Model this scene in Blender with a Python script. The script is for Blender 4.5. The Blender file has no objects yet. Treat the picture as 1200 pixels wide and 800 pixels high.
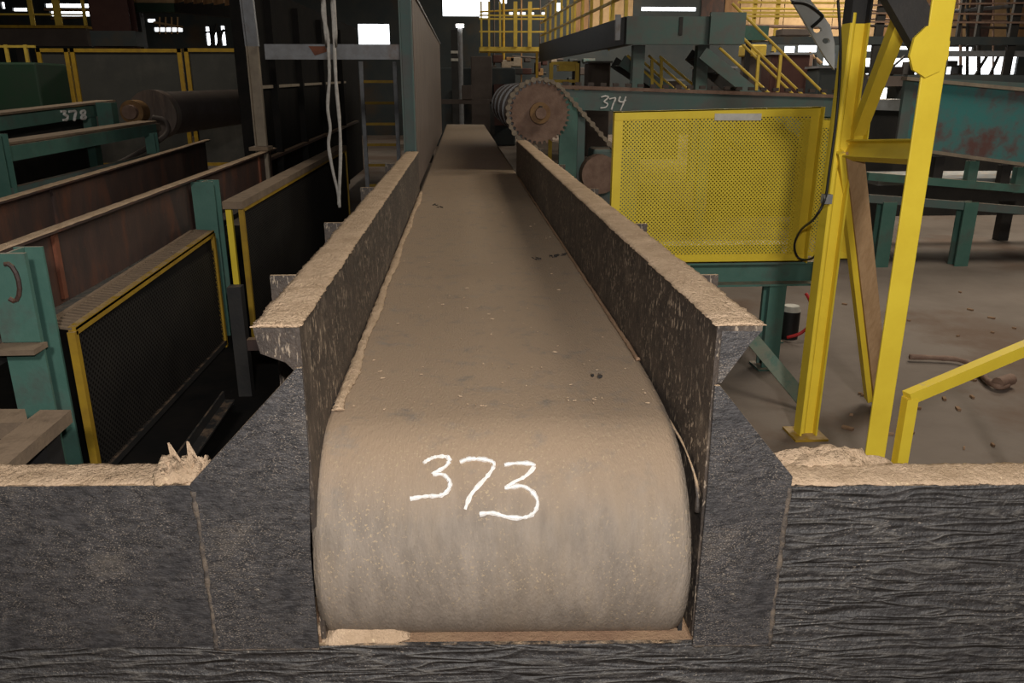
import bpy, math, random
from mathutils import Vector, Matrix
random.seed(7)
S = bpy.context.scene
COL = S.collection

# ------------------------------------------------------------------ camera
F = 919.0; P = math.radians(17.8); PSI = math.radians(3.56); H = 1.6
cam = bpy.data.cameras.new('camera'); cam.sensor_width = 36.0; cam.lens = 36.0 * F / 1200.0
cam.clip_start = 0.05; cam.clip_end = 200
co = bpy.data.objects.new('camera', cam); COL.objects.link(co)
co.location = (0, 0, H); co.rotation_euler = (math.pi / 2 - P, 0, -PSI)
S.camera = co

# ------------------------------------------------------------------ world (overcast daylight outside the mill)
w = bpy.data.worlds.new('daylight'); S.world = w; w.use_nodes = True
bgn = w.node_tree.nodes['Background']; bgn.inputs[0].default_value = (0.93, 0.96, 1.0, 1); bgn.inputs[1].default_value = 3.0

# ------------------------------------------------------------------ lights
def lamp(name, kind, loc, power, color=(1, 1, 1), size=0.3, rot=(0, 0, 0)):
    l = bpy.data.lights.new(name, kind); l.energy = power; l.color = color
    if kind == 'AREA': l.shape = 'DISK'; l.size = size
    else: l.shadow_soft_size = size
    o = bpy.data.objects.new(name, l); COL.objects.link(o); o.location = loc; o.rotation_euler = rot
    return o
lamp('camera_flash', 'POINT', (0.03, 0.02, 1.76), 105, (1.0, 0.955, 0.90), 0.035)
lamp('rear_fill_light', 'POINT', (0.3, -2.3, 3.4), 430, (1.0, 0.94, 0.86), 0.22)  # unseen fill light added behind the camera to lift the middle distance
for i, (x, y, p) in enumerate([(4.6, 5.0, 130), (7.2, 9.3, 230), (-6.5, 11.0, 120), (6.0, 18, 200), (-6, 22, 60), (12, 19, 300), (13, 27, 420), (4.5, 26.5, 260)]):
    lamp('overhead_fill_light', 'AREA', (x, y, 6.2), p, (1.0, 0.9, 0.74), 2.6)  # unseen overhead fills, added and placed to brighten dark stretches of the hall
S.view_settings.view_transform = 'Standard'; S.view_settings.look = 'None'
S.view_settings.gamma = 1.0; S.view_settings.use_curve_mapping = False; S.view_settings.exposure = 0.4

# ------------------------------------------------------------------ pixel -> place
def ray(px, py):
    r = (px - 600) / F; u = (400 - py) / F
    fw = math.cos(P) + u * math.sin(P); up = -math.sin(P) + u * math.cos(P)
    return Vector((r * math.cos(PSI) + fw * math.sin(PSI), -r * math.sin(PSI) + fw * math.cos(PSI), up))
def oX(px, py, X): d = ray(px, py); t = X / d.x; return Vector((X, d.y * t, H + d.z * t))
def oY(px, py, Y): d = ray(px, py); t = Y / d.y; return Vector((d.x * t, Y, H + d.z * t))
def oZ(px, py, Z): d = ray(px, py); t = (Z - H) / d.z; return Vector((d.x * t, d.y * t, Z))

# ------------------------------------------------------------------ materials
def mat(name, c1, c2=None, scale=6.0, rough=0.7, metal=0.0, bump=0.15, bscale=60.0, dust=0.0, dustcol=(0.42, 0.30, 0.19),
        stretch=(1, 1, 1), contrast=(0.35, 0.65), bdist=0.01, spec=0.3, c3=None, c3scale=2.0, c3lim=(0.55, 0.7), speck=None, fleck=None, wrinkle=False):
    m = bpy.data.materials.new(name); m.use_nodes = True
    N = m.node_tree.nodes; L = m.node_tree.links; b = N['Principled BSDF']
    b.inputs['Roughness'].default_value = rough; b.inputs['Metallic'].default_value = metal
    b.inputs['Specular IOR Level'].default_value = spec
    tc = N.new('ShaderNodeTexCoord'); mp = N.new('ShaderNodeMapping'); mp.inputs['Scale'].default_value = stretch
    L.new(tc.outputs['Object'], mp.inputs[0])
    def noise(sc, det=6, src=mp.outputs[0]):
        n = N.new('ShaderNodeTexNoise'); n.inputs['Scale'].default_value = sc; n.inputs['Detail'].default_value = det
        n.inputs['Roughness'].default_value = 0.65; L.new(src, n.inputs['Vector']); return n.outputs['Fac']
    def ramp(fac, a, z):
        r = N.new('ShaderNodeMapRange'); r.inputs[1].default_value = a; r.inputs[2].default_value = z; L.new(fac, r.inputs[0]); return r.outputs[0]
    def mix(fac, A, B):
        x = N.new('ShaderNodeMix'); x.data_type = 'RGBA'
        if hasattr(fac, 'is_linked'): L.new(fac, x.inputs[0])
        else: x.inputs[0].default_value = fac
        for i, v in ((6, A), (7, B)):
            if isinstance(v, tuple): x.inputs[i].default_value = (*v, 1)
            else: L.new(v, x.inputs[i])
        return x.outputs[2]
    c2 = c2 or tuple(v * 0.7 for v in c1)
    col = mix(ramp(noise(scale), *contrast), c1, c2)
    if c3: col = mix(ramp(noise(c3scale, 8), *c3lim), col, c3)
    if speck:
        col = mix(ramp(noise(speck[1], 3, tc.outputs['Object']), speck[2], speck[2] + 0.08), col, speck[0])
    if dust > 0:
        g = N.new('ShaderNodeNewGeometry'); s = N.new('ShaderNodeSeparateXYZ'); L.new(g.outputs['Normal'], s.inputs[0])
        up = ramp(s.outputs[2], 0.45, 0.9)
        q = N.new('ShaderNodeMath'); q.operation = 'MULTIPLY'; L.new(up, q.inputs[0])
        L.new(ramp(noise(14, 5, tc.outputs['Object']), 0.75 - dust * 0.6, 0.85 - dust * 0.45), q.inputs[1])
        col = mix(q.outputs[0], col, dustcol)
    if fleck:
        mf = N.new('ShaderNodeMapping'); mf.inputs['Scale'].default_value = fleck[3]; mf.inputs['Rotation'].default_value = (0.3, 0.5, 0.4); L.new(tc.outputs['Object'], mf.inputs[0])
        k_ = N.new('ShaderNodeMath'); k_.operation = 'MULTIPLY'; L.new(ramp(noise(fleck[1], 2, mf.outputs[0]), fleck[2], fleck[2] + 0.06), k_.inputs[0]); L.new(ramp(noise(5, 3, tc.outputs['Object']), 0.36, 0.6), k_.inputs[1])
        col = mix(k_.outputs[0], col, fleck[0])
    L.new(col, b.inputs['Base Color'])
    if bump > 0:
        bp = N.new('ShaderNodeBump'); bp.inputs['Strength'].default_value = bump; bp.inputs['Distance'].default_value = bdist
        src = noise(bscale, 4)
        if wrinkle:
            mw = N.new('ShaderNodeMapping'); mw.inputs['Scale'].default_value = (3.0, 3.0, 22); mw.inputs['Rotation'].default_value = (0, 0.06, 0)
            L.new(tc.outputs['Object'], mw.inputs[0])
            n = N.new('ShaderNodeTexNoise'); n.inputs['Scale'].default_value = 1.6; n.inputs['Detail'].default_value = 1.4; n.inputs['Distortion'].default_value = 0.7
            L.new(mw.outputs[0], n.inputs['Vector'])
            a = N.new('ShaderNodeMath'); a.operation = 'SUBTRACT'; L.new(n.outputs['Fac'], a.inputs[0]); a.inputs[1].default_value = 0.5
            ab = N.new('ShaderNodeMath'); ab.operation = 'ABSOLUTE'; L.new(a.outputs[0], ab.inputs[0])
            ml = N.new('ShaderNodeMath'); ml.operation = 'MULTIPLY_ADD'; L.new(ab.outputs[0], ml.inputs[0]); ml.inputs[1].default_value = -5.0
            L.new(src, ml.inputs[2]); src = ml.outputs[0]
            wm = ramp(ab.outputs[0], 0.045, 0.0); k2 = N.new('ShaderNodeMath'); k2.operation = 'MULTIPLY'; L.new(wm, k2.inputs[0]); L.new(ramp(noise(9, 4, tc.outputs['Object']), 0.38, 0.66), k2.inputs[1])
            L.new(mix(k2.outputs[0], col, (0.14, 0.131, 0.122)), b.inputs['Base Color'])
        L.new(src, bp.inputs['Height']); L.new(bp.outputs[0], b.inputs['Normal'])
    return m
DUST = (0.47, 0.335, 0.215)
M = {}
M['dust'] = mat('sawdust', (0.60, 0.445, 0.315), (0.45, 0.325, 0.22), 9, 0.95, bump=0.9, bscale=90, bdist=0.012, spec=0.05, speck=((0.70, 0.54, 0.36), 55, 0.62))
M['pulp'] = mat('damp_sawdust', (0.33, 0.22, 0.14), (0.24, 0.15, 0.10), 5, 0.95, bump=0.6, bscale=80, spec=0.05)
M['liner'] = mat('scuffed_black_liner', (0.021, 0.0205, 0.023), (0.060, 0.057, 0.060), 42, 0.55, bump=0.6, bscale=70, dust=0.7, dustcol=DUST, stretch=(0.7, 0.7, 1.5), contrast=(.38, .64), spec=0.45, c3=(0.115, 0.10, 0.088), c3scale=7, c3lim=(0.56, 0.8), fleck=((0.25, 0.21, 0.175), 270, 0.575, (1, 1, 1.6)), speck=((0.33, 0.28, 0.22), 42, 0.72))
M['wrinkled'] = mat('wrinkled_black_rubber', (0.027, 0.026, 0.028), (0.060, 0.057, 0.058), 40, 0.55, bump=0.7, bscale=60, dust=0.5, dustcol=DUST, wrinkle=True, bdist=0.016, spec=0.5, fleck=((0.30, 0.26, 0.22), 150, 0.62, (1, 1, 2)))
M['sidewall'] = mat('sawdust_streaked_black_steel', (0.030, 0.025, 0.023), (0.075, 0.057, 0.046), 14, 0.55, bump=0.45, bscale=80, dust=0.8, dustcol=DUST, stretch=(1.5, 1.0, 0.8), c3=(0.26, 0.205, 0.155), c3scale=6, c3lim=(0.58, 0.82), spec=0.4, fleck=((0.40, 0.32, 0.24), 60, 0.58, (2.0, 1.2, .6)), speck=((0.34, 0.28, 0.21), 90, 0.66))
M['belt'] = mat('dusty_conveyor_belt', (0.285, 0.24, 0.20), (0.20, 0.168, 0.14), 14, fleck=((0.40, 0.31, 0.21), 140, 0.6, (1, 1, 1)), rough=0.75, bump=0.5, bscale=110, dust=0.85, dustcol=(0.34, 0.25, 0.175), stretch=(1.6, 0.5, 0.5), spec=0.25, c3=(0.27, 0.21, 0.15), c3scale=3, c3lim=(0.5, 0.8))
M['chalk'] = mat('white_chalk', (0.9, 0.88, 0.86), (0.75, 0.73, 0.72), 60, 0.95, bump=0.4, bscale=200)
M['weld'] = mat('dusty_weld', (0.15, 0.12, 0.095), (0.07, 0.06, 0.055), 40, 0.8, bump=0.6, bscale=90, contrast=(.42,.58))
M['teal'] = mat('teal_paint', (0.066, 0.155, 0.128), (0.09, 0.185, 0.155), 6, 0.5, bump=0.12, dust=0.75, dustcol=(0.33, 0.26, 0.19), c3=(0.09, 0.10, 0.09), c3scale=4, c3lim=(0.52, 0.74))
M['tealdull'] = mat('dull_grey_teal_paint', (0.085, 0.150, 0.140), (0.115, 0.140, 0.135), 5, 0.6, bump=0.12, dust=0.6, dustcol=(0.22, 0.16, 0.12), c3=(0.12, 0.115, 0.11), c3scale=3, c3lim=(0.48, 0.7))
M['tealbin'] = mat('weathered_teal_sheet', (0.055, 0.21, 0.21), (0.12, 0.15, 0.155), 2.2, contrast=(.42,.58), rough=0.6, bump=0.12, c3=(0.13, 0.07, 0.065), c3scale=2.2, c3lim=(0.5, 0.62))
M['yellow'] = mat('safety_yellow_paint', (0.80, 0.61, 0.05), (0.72, 0.53, 0.04), 4, 0.5, bump=0.06, dust=0.35, dustcol=(0.55, 0.42, 0.2))
M['oldyellow'] = mat('grimy_yellow_paint', (0.40, 0.25, 0.02), (0.27, 0.16, 0.02), 7, 0.6, bump=0.1, dust=0.6, dustcol=(0.42, 0.30, 0.16))
M['mesh'] = mat('yellow_perforated_sheet', (0.74, 0.58, 0.05), (0.62, 0.47, 0.04), 3, 0.5, bump=0.0)
M['darkmesh'] = mat('black_guard_mesh', (0.014, 0.012, 0.011), (0.022, 0.019, 0.016), 5, 0.7, bump=0.0)
M['rustwall'] = mat('rusty_brown_steel', (0.048, 0.034, 0.032), (0.082, 0.048, 0.040), 4, 0.55, bump=0.15, dust=0.85, dustcol=(0.38, 0.26, 0.17), c3=(0.15, 0.06, 0.035), c3scale=3, c3lim=(0.52, 0.75), stretch=(1.5, 1.5, 0.7))
M['rustrib'] = mat('orange_rust_rib', (0.22, 0.075, 0.04), (0.13, 0.05, 0.03), 8, 0.7, bump=0.15)
M['rust'] = mat('brown_cast_rust', (0.25, 0.165, 0.125), (0.17, 0.105, 0.08), 9, 0.75, bump=0.4, bscale=50)
M['ochre'] = mat('greasy_ochre_rust', (0.26, 0.15, 0.06), (0.16, 0.085, 0.04), 9, 0.6, bump=0.3)
M['black'] = mat('near_black_steel', (0.011, 0.011, 0.011), (0.017, 0.015, 0.014), 5, 0.9, bump=0.1, spec=0.04)
M['dark'] = mat('blackened_steel', (0.022, 0.022, 0.023), (0.035, 0.032, 0.03), 5, 0.6, bump=0.15, dust=0.5, dustcol=(0.16, 0.11, 0.075))
M['pale'] = mat('pale_grey_paint', (0.52, 0.54, 0.54), (0.42, 0.43, 0.43), 8, 0.6, bump=0.05)
M['grey'] = mat('bare_grey_steel', (0.30, 0.31, 0.32), (0.22, 0.22, 0.22), 6, 0.5, metal=0.25, bump=0.1, dust=0.4)
M['galv'] = mat('galvanised_steel', (0.24, 0.25, 0.27), (0.18, 0.18, 0.19), 9, 0.5, metal=0.2, bump=0.1, c3=(0.17, 0.13, 0.11), c3scale=3)
M['postmat'] = mat('dust_coated_steel_post', (0.30, 0.25, 0.19), (0.22, 0.18, 0.14), 9, 0.8, bump=0.4)
M['panel'] = mat('scraped_grey_brown_steel_panel', (0.16, 0.125, 0.105), (0.10, 0.075, 0.065), 4, 0.6, bump=0.2, stretch=(2, 2, 0.4), c3=(0.24, 0.17, 0.13), c3scale=5, c3lim=(0.55, 0.8))
M['wood'] = mat('raw_lumber', (0.46, 0.30, 0.17), (0.36, 0.225, 0.12), 9, 0.8, bump=0.2, stretch=(6, 6, 0.6), spec=0.15)
M['oldwood'] = mat('dusty_timber', (0.24, 0.175, 0.12), (0.17, 0.125, 0.09), 9, 0.85, bump=0.3, dust=0.7, dustcol=(0.30, 0.22, 0.155))
M['floor'] = mat('dusty_concrete', (0.21, 0.175, 0.15), (0.165, 0.135, 0.115), 1.6, 0.85, bump=0.2, bscale=30, c3=(0.15, 0.105, 0.08), c3scale=0.6, c3lim=(0.5, 0.62), speck=((0.07, 0.05, 0.04), 9, 0.74), spec=0.2)
M['rubber'] = mat('black_cable', (0.015, 0.015, 0.015), None, 8, 0.5, bump=0)
M['redcable'] = mat('red_cable', (0.5, 0.03, 0.03), None, 8, 0.5, bump=0)
M['white'] = mat('off_white_plastic', (0.6, 0.58, 0.53), None, 8, 0.6, bump=0)
M['rope'] = mat('pale_grey_rope', (0.42, 0.40, 0.37), (0.30, 0.28, 0.26), 40, 0.9, bump=0.3)
M['wallsteel'] = mat('dark_blue_grey_wall_sheet', (0.035, 0.045, 0.05), (0.05, 0.055, 0.055), 2, 0.7, bump=0.1, c3=(0.07, 0.05, 0.035), c3scale=0.5)
M['siding'] = mat('tan_brown_wall_board', (0.33, 0.19, 0.09), (0.20, 0.105, 0.05), 3, 0.75, bump=0.1, stretch=(1.5, 1, 0.4))
M['siding2'] = mat('pale_tan_wall_board', (0.46, 0.31, 0.17), (0.36, 0.23, 0.12), 3, 0.75, bump=0.1)
M['maroon'] = mat('dark_maroon_paint', (0.045, 0.016, 0.014), (0.06, 0.025, 0.02), 3, 0.6, bump=0.1)
M['green'] = mat('dark_green_paint', (0.012, 0.042, 0.022), (0.02, 0.038, 0.025), 3, 0.6, bump=0.1)
M['screen'] = mat('dull_grey_screen_sheet', (0.052, 0.052, 0.048), (0.035, 0.036, 0.034), 1.2, 0.7, bump=0.1, c3=(0.075, 0.07, 0.062), c3scale=0.9, c3lim=(.5,.7))
M['greybrown'] = mat('grey_brown_painted_steel', (0.085, 0.068, 0.060), (0.065, 0.05, 0.045), 3, 0.7, bump=0.1)
M['yrail'] = mat('weathered_yellow_handrail_paint', (0.66, 0.48, 0.08), (0.52, 0.36, 0.06), 6, 0.55, bump=0.05)
M['glow'] = bpy.data.materials.new('lit_lamp_lens'); M['glow'].use_nodes = True
_b = M['glow'].node_tree.nodes['Principled BSDF']; _b.inputs['Emission Color'].default_value = (1, 0.97, 0.9, 1); _b.inputs['Emission Strength'].default_value = 12

# ------------------------------------------------------------------ mesh helpers
class MB:
    def __init__(s): s.v = []; s.f = []
    def add(s, vs, fs):
        n = len(s.v); s.v += [Vector(v) for v in vs]; s.f += [tuple(i + n for i in f) for f in fs]; return s
    def box(s, x0, x1, y0, y1, z0, z1):
        v = [(x, y, z) for z in (z0, z1) for y in (y0, y1) for x in (x0, x1)]
        return s.add(v, [(0, 2, 3, 1), (4, 5, 7, 6), (0, 1, 5, 4), (2, 6, 7, 3), (0, 4, 6, 2), (1, 3, 7, 5)])
    def hexa(s, a, b):      # two quads of four points, a below / in front, b above / behind
        v = list(a) + list(b)
        return s.add(v, [(3, 2, 1, 0), (4, 5, 6, 7), (0, 1, 5, 4), (1, 2, 6, 5), (2, 3, 7, 6), (3, 0, 4, 7)])
    def sweep(s, p, q, prof, side=None):     # closed 2-D profile swept p -> q; side: the profile's first axis
        p = Vector(p); q = Vector(q); d = (q - p).normalized()
        if side is None: side = Vector((1, 0, 0)) if abs(d.x) < 0.8 else Vector((0, 1, 0))
        side = Vector(side); side = (side - d * side.dot(d)).normalized(); up = d.cross(side)
        n = len(prof); v = [p + side * a + up * b for a, b in prof] + [q + side * a + up * b for a, b in prof]
        f = [(i, (i + 1) % n, n + (i + 1) % n, n + i) for i in range(n)] + [tuple(range(n))[::-1], tuple(range(n, 2 * n))]
        return s.add(v, f)
    def bar(s, p, q, wd, ht, side=None):
        a, b = wd / 2, ht / 2; return s.sweep(p, q, [(-a, -b), (a, -b), (a, b), (-a, b)], side)
    def chan(s, p, q, wd, dp, t, side=None):  # C section, open towards -up
        a = wd / 2; return s.sweep(p, q, [(-a, -dp), (-a + t, -dp), (-a + t, -t), (a - t, -t), (a - t, -dp), (a, -dp), (a, 0), (-a, 0)], side)
    def ibeam(s, p, q, wd, ht, t, side=None):  # web along 'up', flanges at +-ht/2
        a, b, c = wd / 2, ht / 2, t / 2
        return s.sweep(p, q, [(-a, -b), (a, -b), (a, -b + t), (c, -b + t), (c, b - t), (a, b - t), (a, b), (-a, b), (-a, b - t), (-c, b - t), (-c, -b + t), (-a, -b + t)], side)
    def angle(s, p, q, wd, t, side=None):
        return s.sweep(p, q, [(0, 0), (wd, 0), (wd, t), (t, t), (t, wd), (0, wd)], side)
    def cyl(s, p, q, r, n=16, r2=None):
        p = Vector(p); q = Vector(q); d = (q - p).normalized(); a = Vector((1, 0, 0)) if abs(d.x) < 0.8 else Vector((0, 1, 0))
        a = (a - d * a.dot(d)).normalized(); b = d.cross(a); r2 = r if r2 is None else r2
        v = [p + (a * math.cos(t) + b * math.sin(t)) * r for t in [2 * math.pi * i / n for i in range(n)]]
        v += [q + (a * math.cos(t) + b * math.sin(t)) * r2 for t in [2 * math.pi * i / n for i in range(n)]]
        return s.add(v, [(i, (i + 1) % n, n + (i + 1) % n, n + i) for i in range(n)] + [tuple(range(n))[::-1], tuple(range(n, 2 * n))])
    def tube(s, pts, r, n=8, jit=0.0):
        pts = [Vector(p) for p in pts]; rings = []; a = None
        for i, p in enumerate(pts):
            d = (pts[min(i + 1, len(pts) - 1)] - pts[max(i - 1, 0)]).normalized()
            if a is None: a = Vector((1, 0, 0)) if abs(d.x) < 0.8 else Vector((0, 1, 0))
            a = (a - d * a.dot(d)).normalized(); b = d.cross(a); k = r * (1 + random.uniform(-jit, jit))
            rings.append([p + (a * math.cos(2 * math.pi * j / n) + b * math.sin(2 * math.pi * j / n)) * k for j in range(n)])
        v = [x for g in rings for x in g]; f = []
        for i in range(len(pts) - 1):
            for j in range(n): f.append((i * n + j, i * n + (j + 1) % n, (i + 1) * n + (j + 1) % n, (i + 1) * n + j))
        f += [tuple(range(n))[::-1], tuple(range((len(pts) - 1) * n, len(pts) * n))]
        return s.add(v, f)
    def plate(s, pts, n, t):     # polygon pts pushed out by normal n * t
        n = Vector(n); k = len(pts); pts = [Vector(p) for p in pts]
        v = pts + [p + n * t for p in pts]
        return s.add(v, [tuple(range(k))[::-1], tuple(range(k, 2 * k))] + [(i, (i + 1) % k, k + (i + 1) % k, k + i) for i in range(k)])
    def build(s, name, m, parent=None, smooth=False, bevel=0.0, kind=None, label=None):
        base = Vector((0, 0, 0))
        lo = Vector([min(p[i] for p in s.v) for i in range(3)]); hi = Vector([max(p[i] for p in s.v) for i in range(3)])
        c = (lo + hi) / 2
        if parent is None: c.z = lo.z
        me = bpy.data.meshes.new(name); me.from_pydata([p - c for p in s.v], [], s.f)
        import bmesh
        bm = bmesh.new(); bm.from_mesh(me); bmesh.ops.recalc_face_normals(bm, faces=bm.faces); bm.to_mesh(me); bm.free()
        me.materials.append(M[m] if isinstance(m, str) else m)
        o = bpy.data.objects.new(name, me); COL.objects.link(o)
        if smooth:
            for p in me.polygons: p.use_smooth = True
            if smooth != 'all':
                try: me.set_sharp_from_angle(angle=math.radians(40))
                except Exception: pass
        if parent is not None:
            o.parent = parent; q = parent; off = Vector((0, 0, 0))
            while q is not None: off += q.location; q = q.parent
            o.location = c - off
        else: o.location = c
        if bevel > 0:
            b = o.modifiers.new('edge', 'BEVEL'); b.width = bevel; b.segments = 2; b.limit_method = 'ANGLE'
        if kind: o['kind'] = kind
        if label: o['label'] = label
        return o
def tag(o, label, cat, group=None, kind=None):
    o['label'] = label; o['category'] = cat
    if group: o['group'] = group
    if kind: o['kind'] = kind
    return o
def thing(name, label, cat, loc=(0, 0, 0), group=None):
    o = bpy.data.objects.new(name, None); COL.objects.link(o); o.location = loc; o.empty_display_size = 0.1
    return tag(o, label, cat, group)
def struct(o): o['kind'] = 'structure'; return o
def lerp(a, b, t): return a + (b - a) * t
def dust_patch(fn, nu, nv, thick, rag=0.0, seed=0):
    """lumpy layer: fn(u,v) gives the surface point it lies on; v=0/1 edges get ragged"""
    rd = random.Random(seed); mb = MB(); top = []; bot = []
    for i in range(nu + 1):
        for j in range(nv + 1):
            u = i / nu; v = j / nv
            if 0 < j < nv: v += rd.uniform(-.25, .25) / nv
            else: v += rd.uniform(-rag, rag)
            p = Vector(fn(u, v)); e = min(1.0, 4 * min(j, nv - j) / nv + .25)
            bot.append(p); top.append(p + Vector((0, 0, thick * e * rd.uniform(.45, 1.15))))
    n = len(top); w_ = nv + 1; f = []
    for i in range(nu):
        for j in range(nv):
            a, b, c, d = i * w_ + j, (i + 1) * w_ + j, (i + 1) * w_ + j + 1, i * w_ + j + 1
            f.append((a, b, c, d)); f.append((n + d, n + c, n + b, n + a))
    for i in range(nu):
        for j in (0, nv):
            a, b = i * w_ + j, (i + 1) * w_ + j; f.append((a, b, n + b, n + a))
    for j in range(nv):
        for i in (0, nu):
            a, b = i * w_ + j, i * w_ + j + 1; f.append((a, b, n + b, n + a))
    mb.add(top + bot, f); return mb
def smoothpath(pts, k=4):
    pts = [Vector(p) for p in pts]; out = []
    for i in range(len(pts) - 1):
        a, b, c, d = pts[max(i - 1, 0)], pts[i], pts[i + 1], pts[min(i + 2, len(pts) - 1)]
        for j in range(k):
            t = j / k
            out.append(0.5 * ((2 * b) + (c - a) * t + (2 * a - 5 * b + 4 * c - d) * t * t + (3 * b - a - 3 * c + d) * t ** 3))
    return out + [pts[-1]]
def perforated(A, ux, uz, wd, ht, pitch, hole, t):
    """flat sheet punched with staggered diamond holes, in the plane A + ux*s + uz*h"""
    mb = MB(); ux = Vector(ux); uz = Vector(uz); A = Vector(A); nrm = ux.cross(uz)
    nx = int(wd / pitch); nz = int(ht / (pitch * .5)); px = wd / nx; pz = ht / nz * 2
    for r in range(-1, nz + 1):
        for c in range(-1, nx + 1):
            cx = (c + .5 + (.5 if r % 2 else 0)) * px; cz = (r + .5 + .5) * pz / 2
            o = [(cx - px / 2, cz), (cx, cz - pz / 2), (cx + px / 2, cz), (cx, cz + pz / 2)]
            if min(q[0] for q in o) < -px * .01 or max(q[0] for q in o) > wd * 1.001 or min(q[1] for q in o) < -pz * .01 or max(q[1] for q in o) > ht * 1.001: continue
            inn = [(cx + (q[0] - cx) * hole, cz + (q[1] - cz) * hole) for q in o]
            v = [A + ux * q[0] + uz * q[1] for q in o + inn]
            mb.add(v, [(i, (i + 1) % 4, 4 + (i + 1) % 4, 4 + i) for i in range(4)])
    return mb

# ================================================================== THE SETTING
struct(MB().box(-24, 28, -6, 40, -0.2, 0).build('floor', 'floor'))
struct(MB().box(-24, 28, -6, 40, 7.5, 7.7).build('ceiling', 'dark'))
struct(MB().box(-24.2, -24, -6, 40, 0, 7.5).build('wall_left', 'wallsteel'))
struct(MB().box(28, 28.2, -6, 40, 0, 7.5).build('wall_right', 'wallsteel'))
struct(MB().box(-24, 28, -6.2, -6, 0, 7.5).build('wall_front', 'wallsteel'))
WY = 30.0
def hole(x0, y0, x1, y1):
    a = oY(x0, y0, WY); b = oY(x1, y1, WY); return (min(a.x, b.x), max(a.x, b.x), min(a.z, b.z), max(a.z, b.z))
holes = [hole(419, 28, 457, 57), hole(518, -22, 574, 19), hole(240, 31, 247, 53), hole(250, 36, 255, 53), hole(258, 30, 265, 53), hole(275, 32, 287, 57),
         hole(1000, 68, 1076, 87), hole(1112, 66, 1190, 87), hole(1030, 103, 1062, 117), hole(920, 54, 932, 62), hole(936, 53, 958, 61),
         hole(1000, 53, 1022, 60), hole(1030, 54, 1085, 58), hole(1108, 55, 1140, 60),
         hole(52, 4, 104, 9), hole(58, 13, 105, 19), hole(14, 9, 32, 13), hole(0, 2, 6, 10), hole(172, 22, 182, 26), hole(180, 32, 214, 37), hole(1006, 103, 1022, 112),
         hole(966, 62, 978, 76), hole(586, -2, 594, 4), hole(752, 8, 816, 13), hole(893, 70, 900, 82), hole(562, 12, 572, 23)] + [hole(x, 14, x + 4, 17) for x in (597, 605, 612, 622, 635)] + [hole(651, 3, 658, 13)]
xs = sorted(set([-24, 28] + [h[0] for h in holes] + [h[1] for h in holes])); zs = sorted(set([0, 7.5] + [h[2] for h in holes] + [h[3] for h in holes]))
mb = MB()
for i in range(len(xs) - 1):
    z = 0
    k = 0
    while k < len(zs) - 1:
        def free(kk):
            cx = (xs[i] + xs[i + 1]) / 2; cz = (zs[kk] + zs[kk + 1]) / 2
            return not any(h[0] < cx < h[1] and h[2] < cz < h[3] for h in holes)
        if not free(k): k += 1; continue
        k2 = k
        while k2 + 1 < len(zs) - 1 and free(k2 + 1): k2 += 1
        mb.box(xs[i], xs[i + 1], WY, WY + .12, zs[k], zs[k2 + 1]); k = k2 + 1
wall_back = struct(mb.build('wall_back', 'wallsteel'))
# wall boards on the upper part of the back wall, right-hand half
rd = random.Random(3)
x = oY(600, 0, WY).x
while x < oY(1230, 0, WY).x:
    wd = rd.uniform(.55, 1.0); x1 = x + wd - .03
    zlo = 3.25 + rd.uniform(-.05, .05)
    ok = [h for h in holes if h[0] < x1 and h[1] > x and h[3] > zlo]
    if not ok: MB().box(x, x1, WY - .05, WY - .003, zlo, 6.2).build('wall_board', rd.choice(['siding', 'siding2', 'siding', 'siding2', 'rustwall']), wall_back)
    x += wd

# ================================================================== THE BELT CONVEYOR 373
XL, XR = -0.36, 0.55        # inner faces of its sides
ZB, ZF = 0.785, 1.108       # belt top, flange top
def FY(x): return 1.64 - 0.05 * x
cv = thing('belt_conveyor', 'long dust covered belt conveyor chalked 373 running straight away between black side walls', 'conveyor', (0.1, 6, 0))
# belt: flat run, round the head pulley, short way back underneath
R = 0.30; CY, CZ = 1.90, ZB - R
path = [(y, ZB) for y in (20, 16, 12, 10, 8, 7, 6, 5, 4.4, 3.9, 3.4, 3.0, 2.7, 2.4, 2.15, 2.0)]
path += [(CY - R * math.sin(a), CZ + R * math.cos(a)) for a in [math.radians(t) for t in range(0, 196, 6)]] + [(3, CZ - R - .06), (8, CZ - R - .06)]
NX = 40; vs = []; fs = []
for k, (y, z) in enumerate(path):
    for j in range(NX + 1):
        u = j / NX; xr = 0.548 if y > 2.3 and z > .7 else lerp(.527, .548, max(0, min(1, (y - 1.8) / .5)) if z > .7 else 0)
        xx = lerp(-.358 if y > 2.3 else -.370, xr, u); e = max(0, 1 - min(u, 1 - u) / .03)
        d = Vector((0, y - CY, z - CZ)); yy, zz = y, z
        if k > 15:
            dn = d.normalized() * (0.007 * e * e) if k < 16 + 34 else Vector((0, 0, 0)); yy -= dn.y; zz -= dn.z
        else: zz += 0.006 * math.sin(y * 1.3 + u * 3) * 0.5
        vs.append((xx, yy - 0.05 * (xx - .1), zz))
for k in range(len(path) - 1):
    for j in range(NX): a = k * (NX + 1) + j; fs.append((a, a + 1, a + NX + 2, a + NX + 1))
b = MB(); b.add(vs, fs); belt = b.build('belt', 'belt', cv, smooth='all')
so = belt.modifiers.new('thickness', 'SOLIDIFY'); so.thickness = 0.012; so.offset = -1
def belt_hit(px, py, lift=0.002):
    d = ray(px, py); t = 0.5
    while t < 12:
        p = Vector((0, 0, H)) + d * t; yy = p.y + .05 * (p.x - .1)
        if yy >= CY: ins = p.z - (ZB + lift)
        else: ins = math.hypot(yy - CY, p.z - CZ) - (R + lift) if p.z > CZ - R else 1
        if ins < 0: return p
        t += 0.0015
    return None
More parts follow.
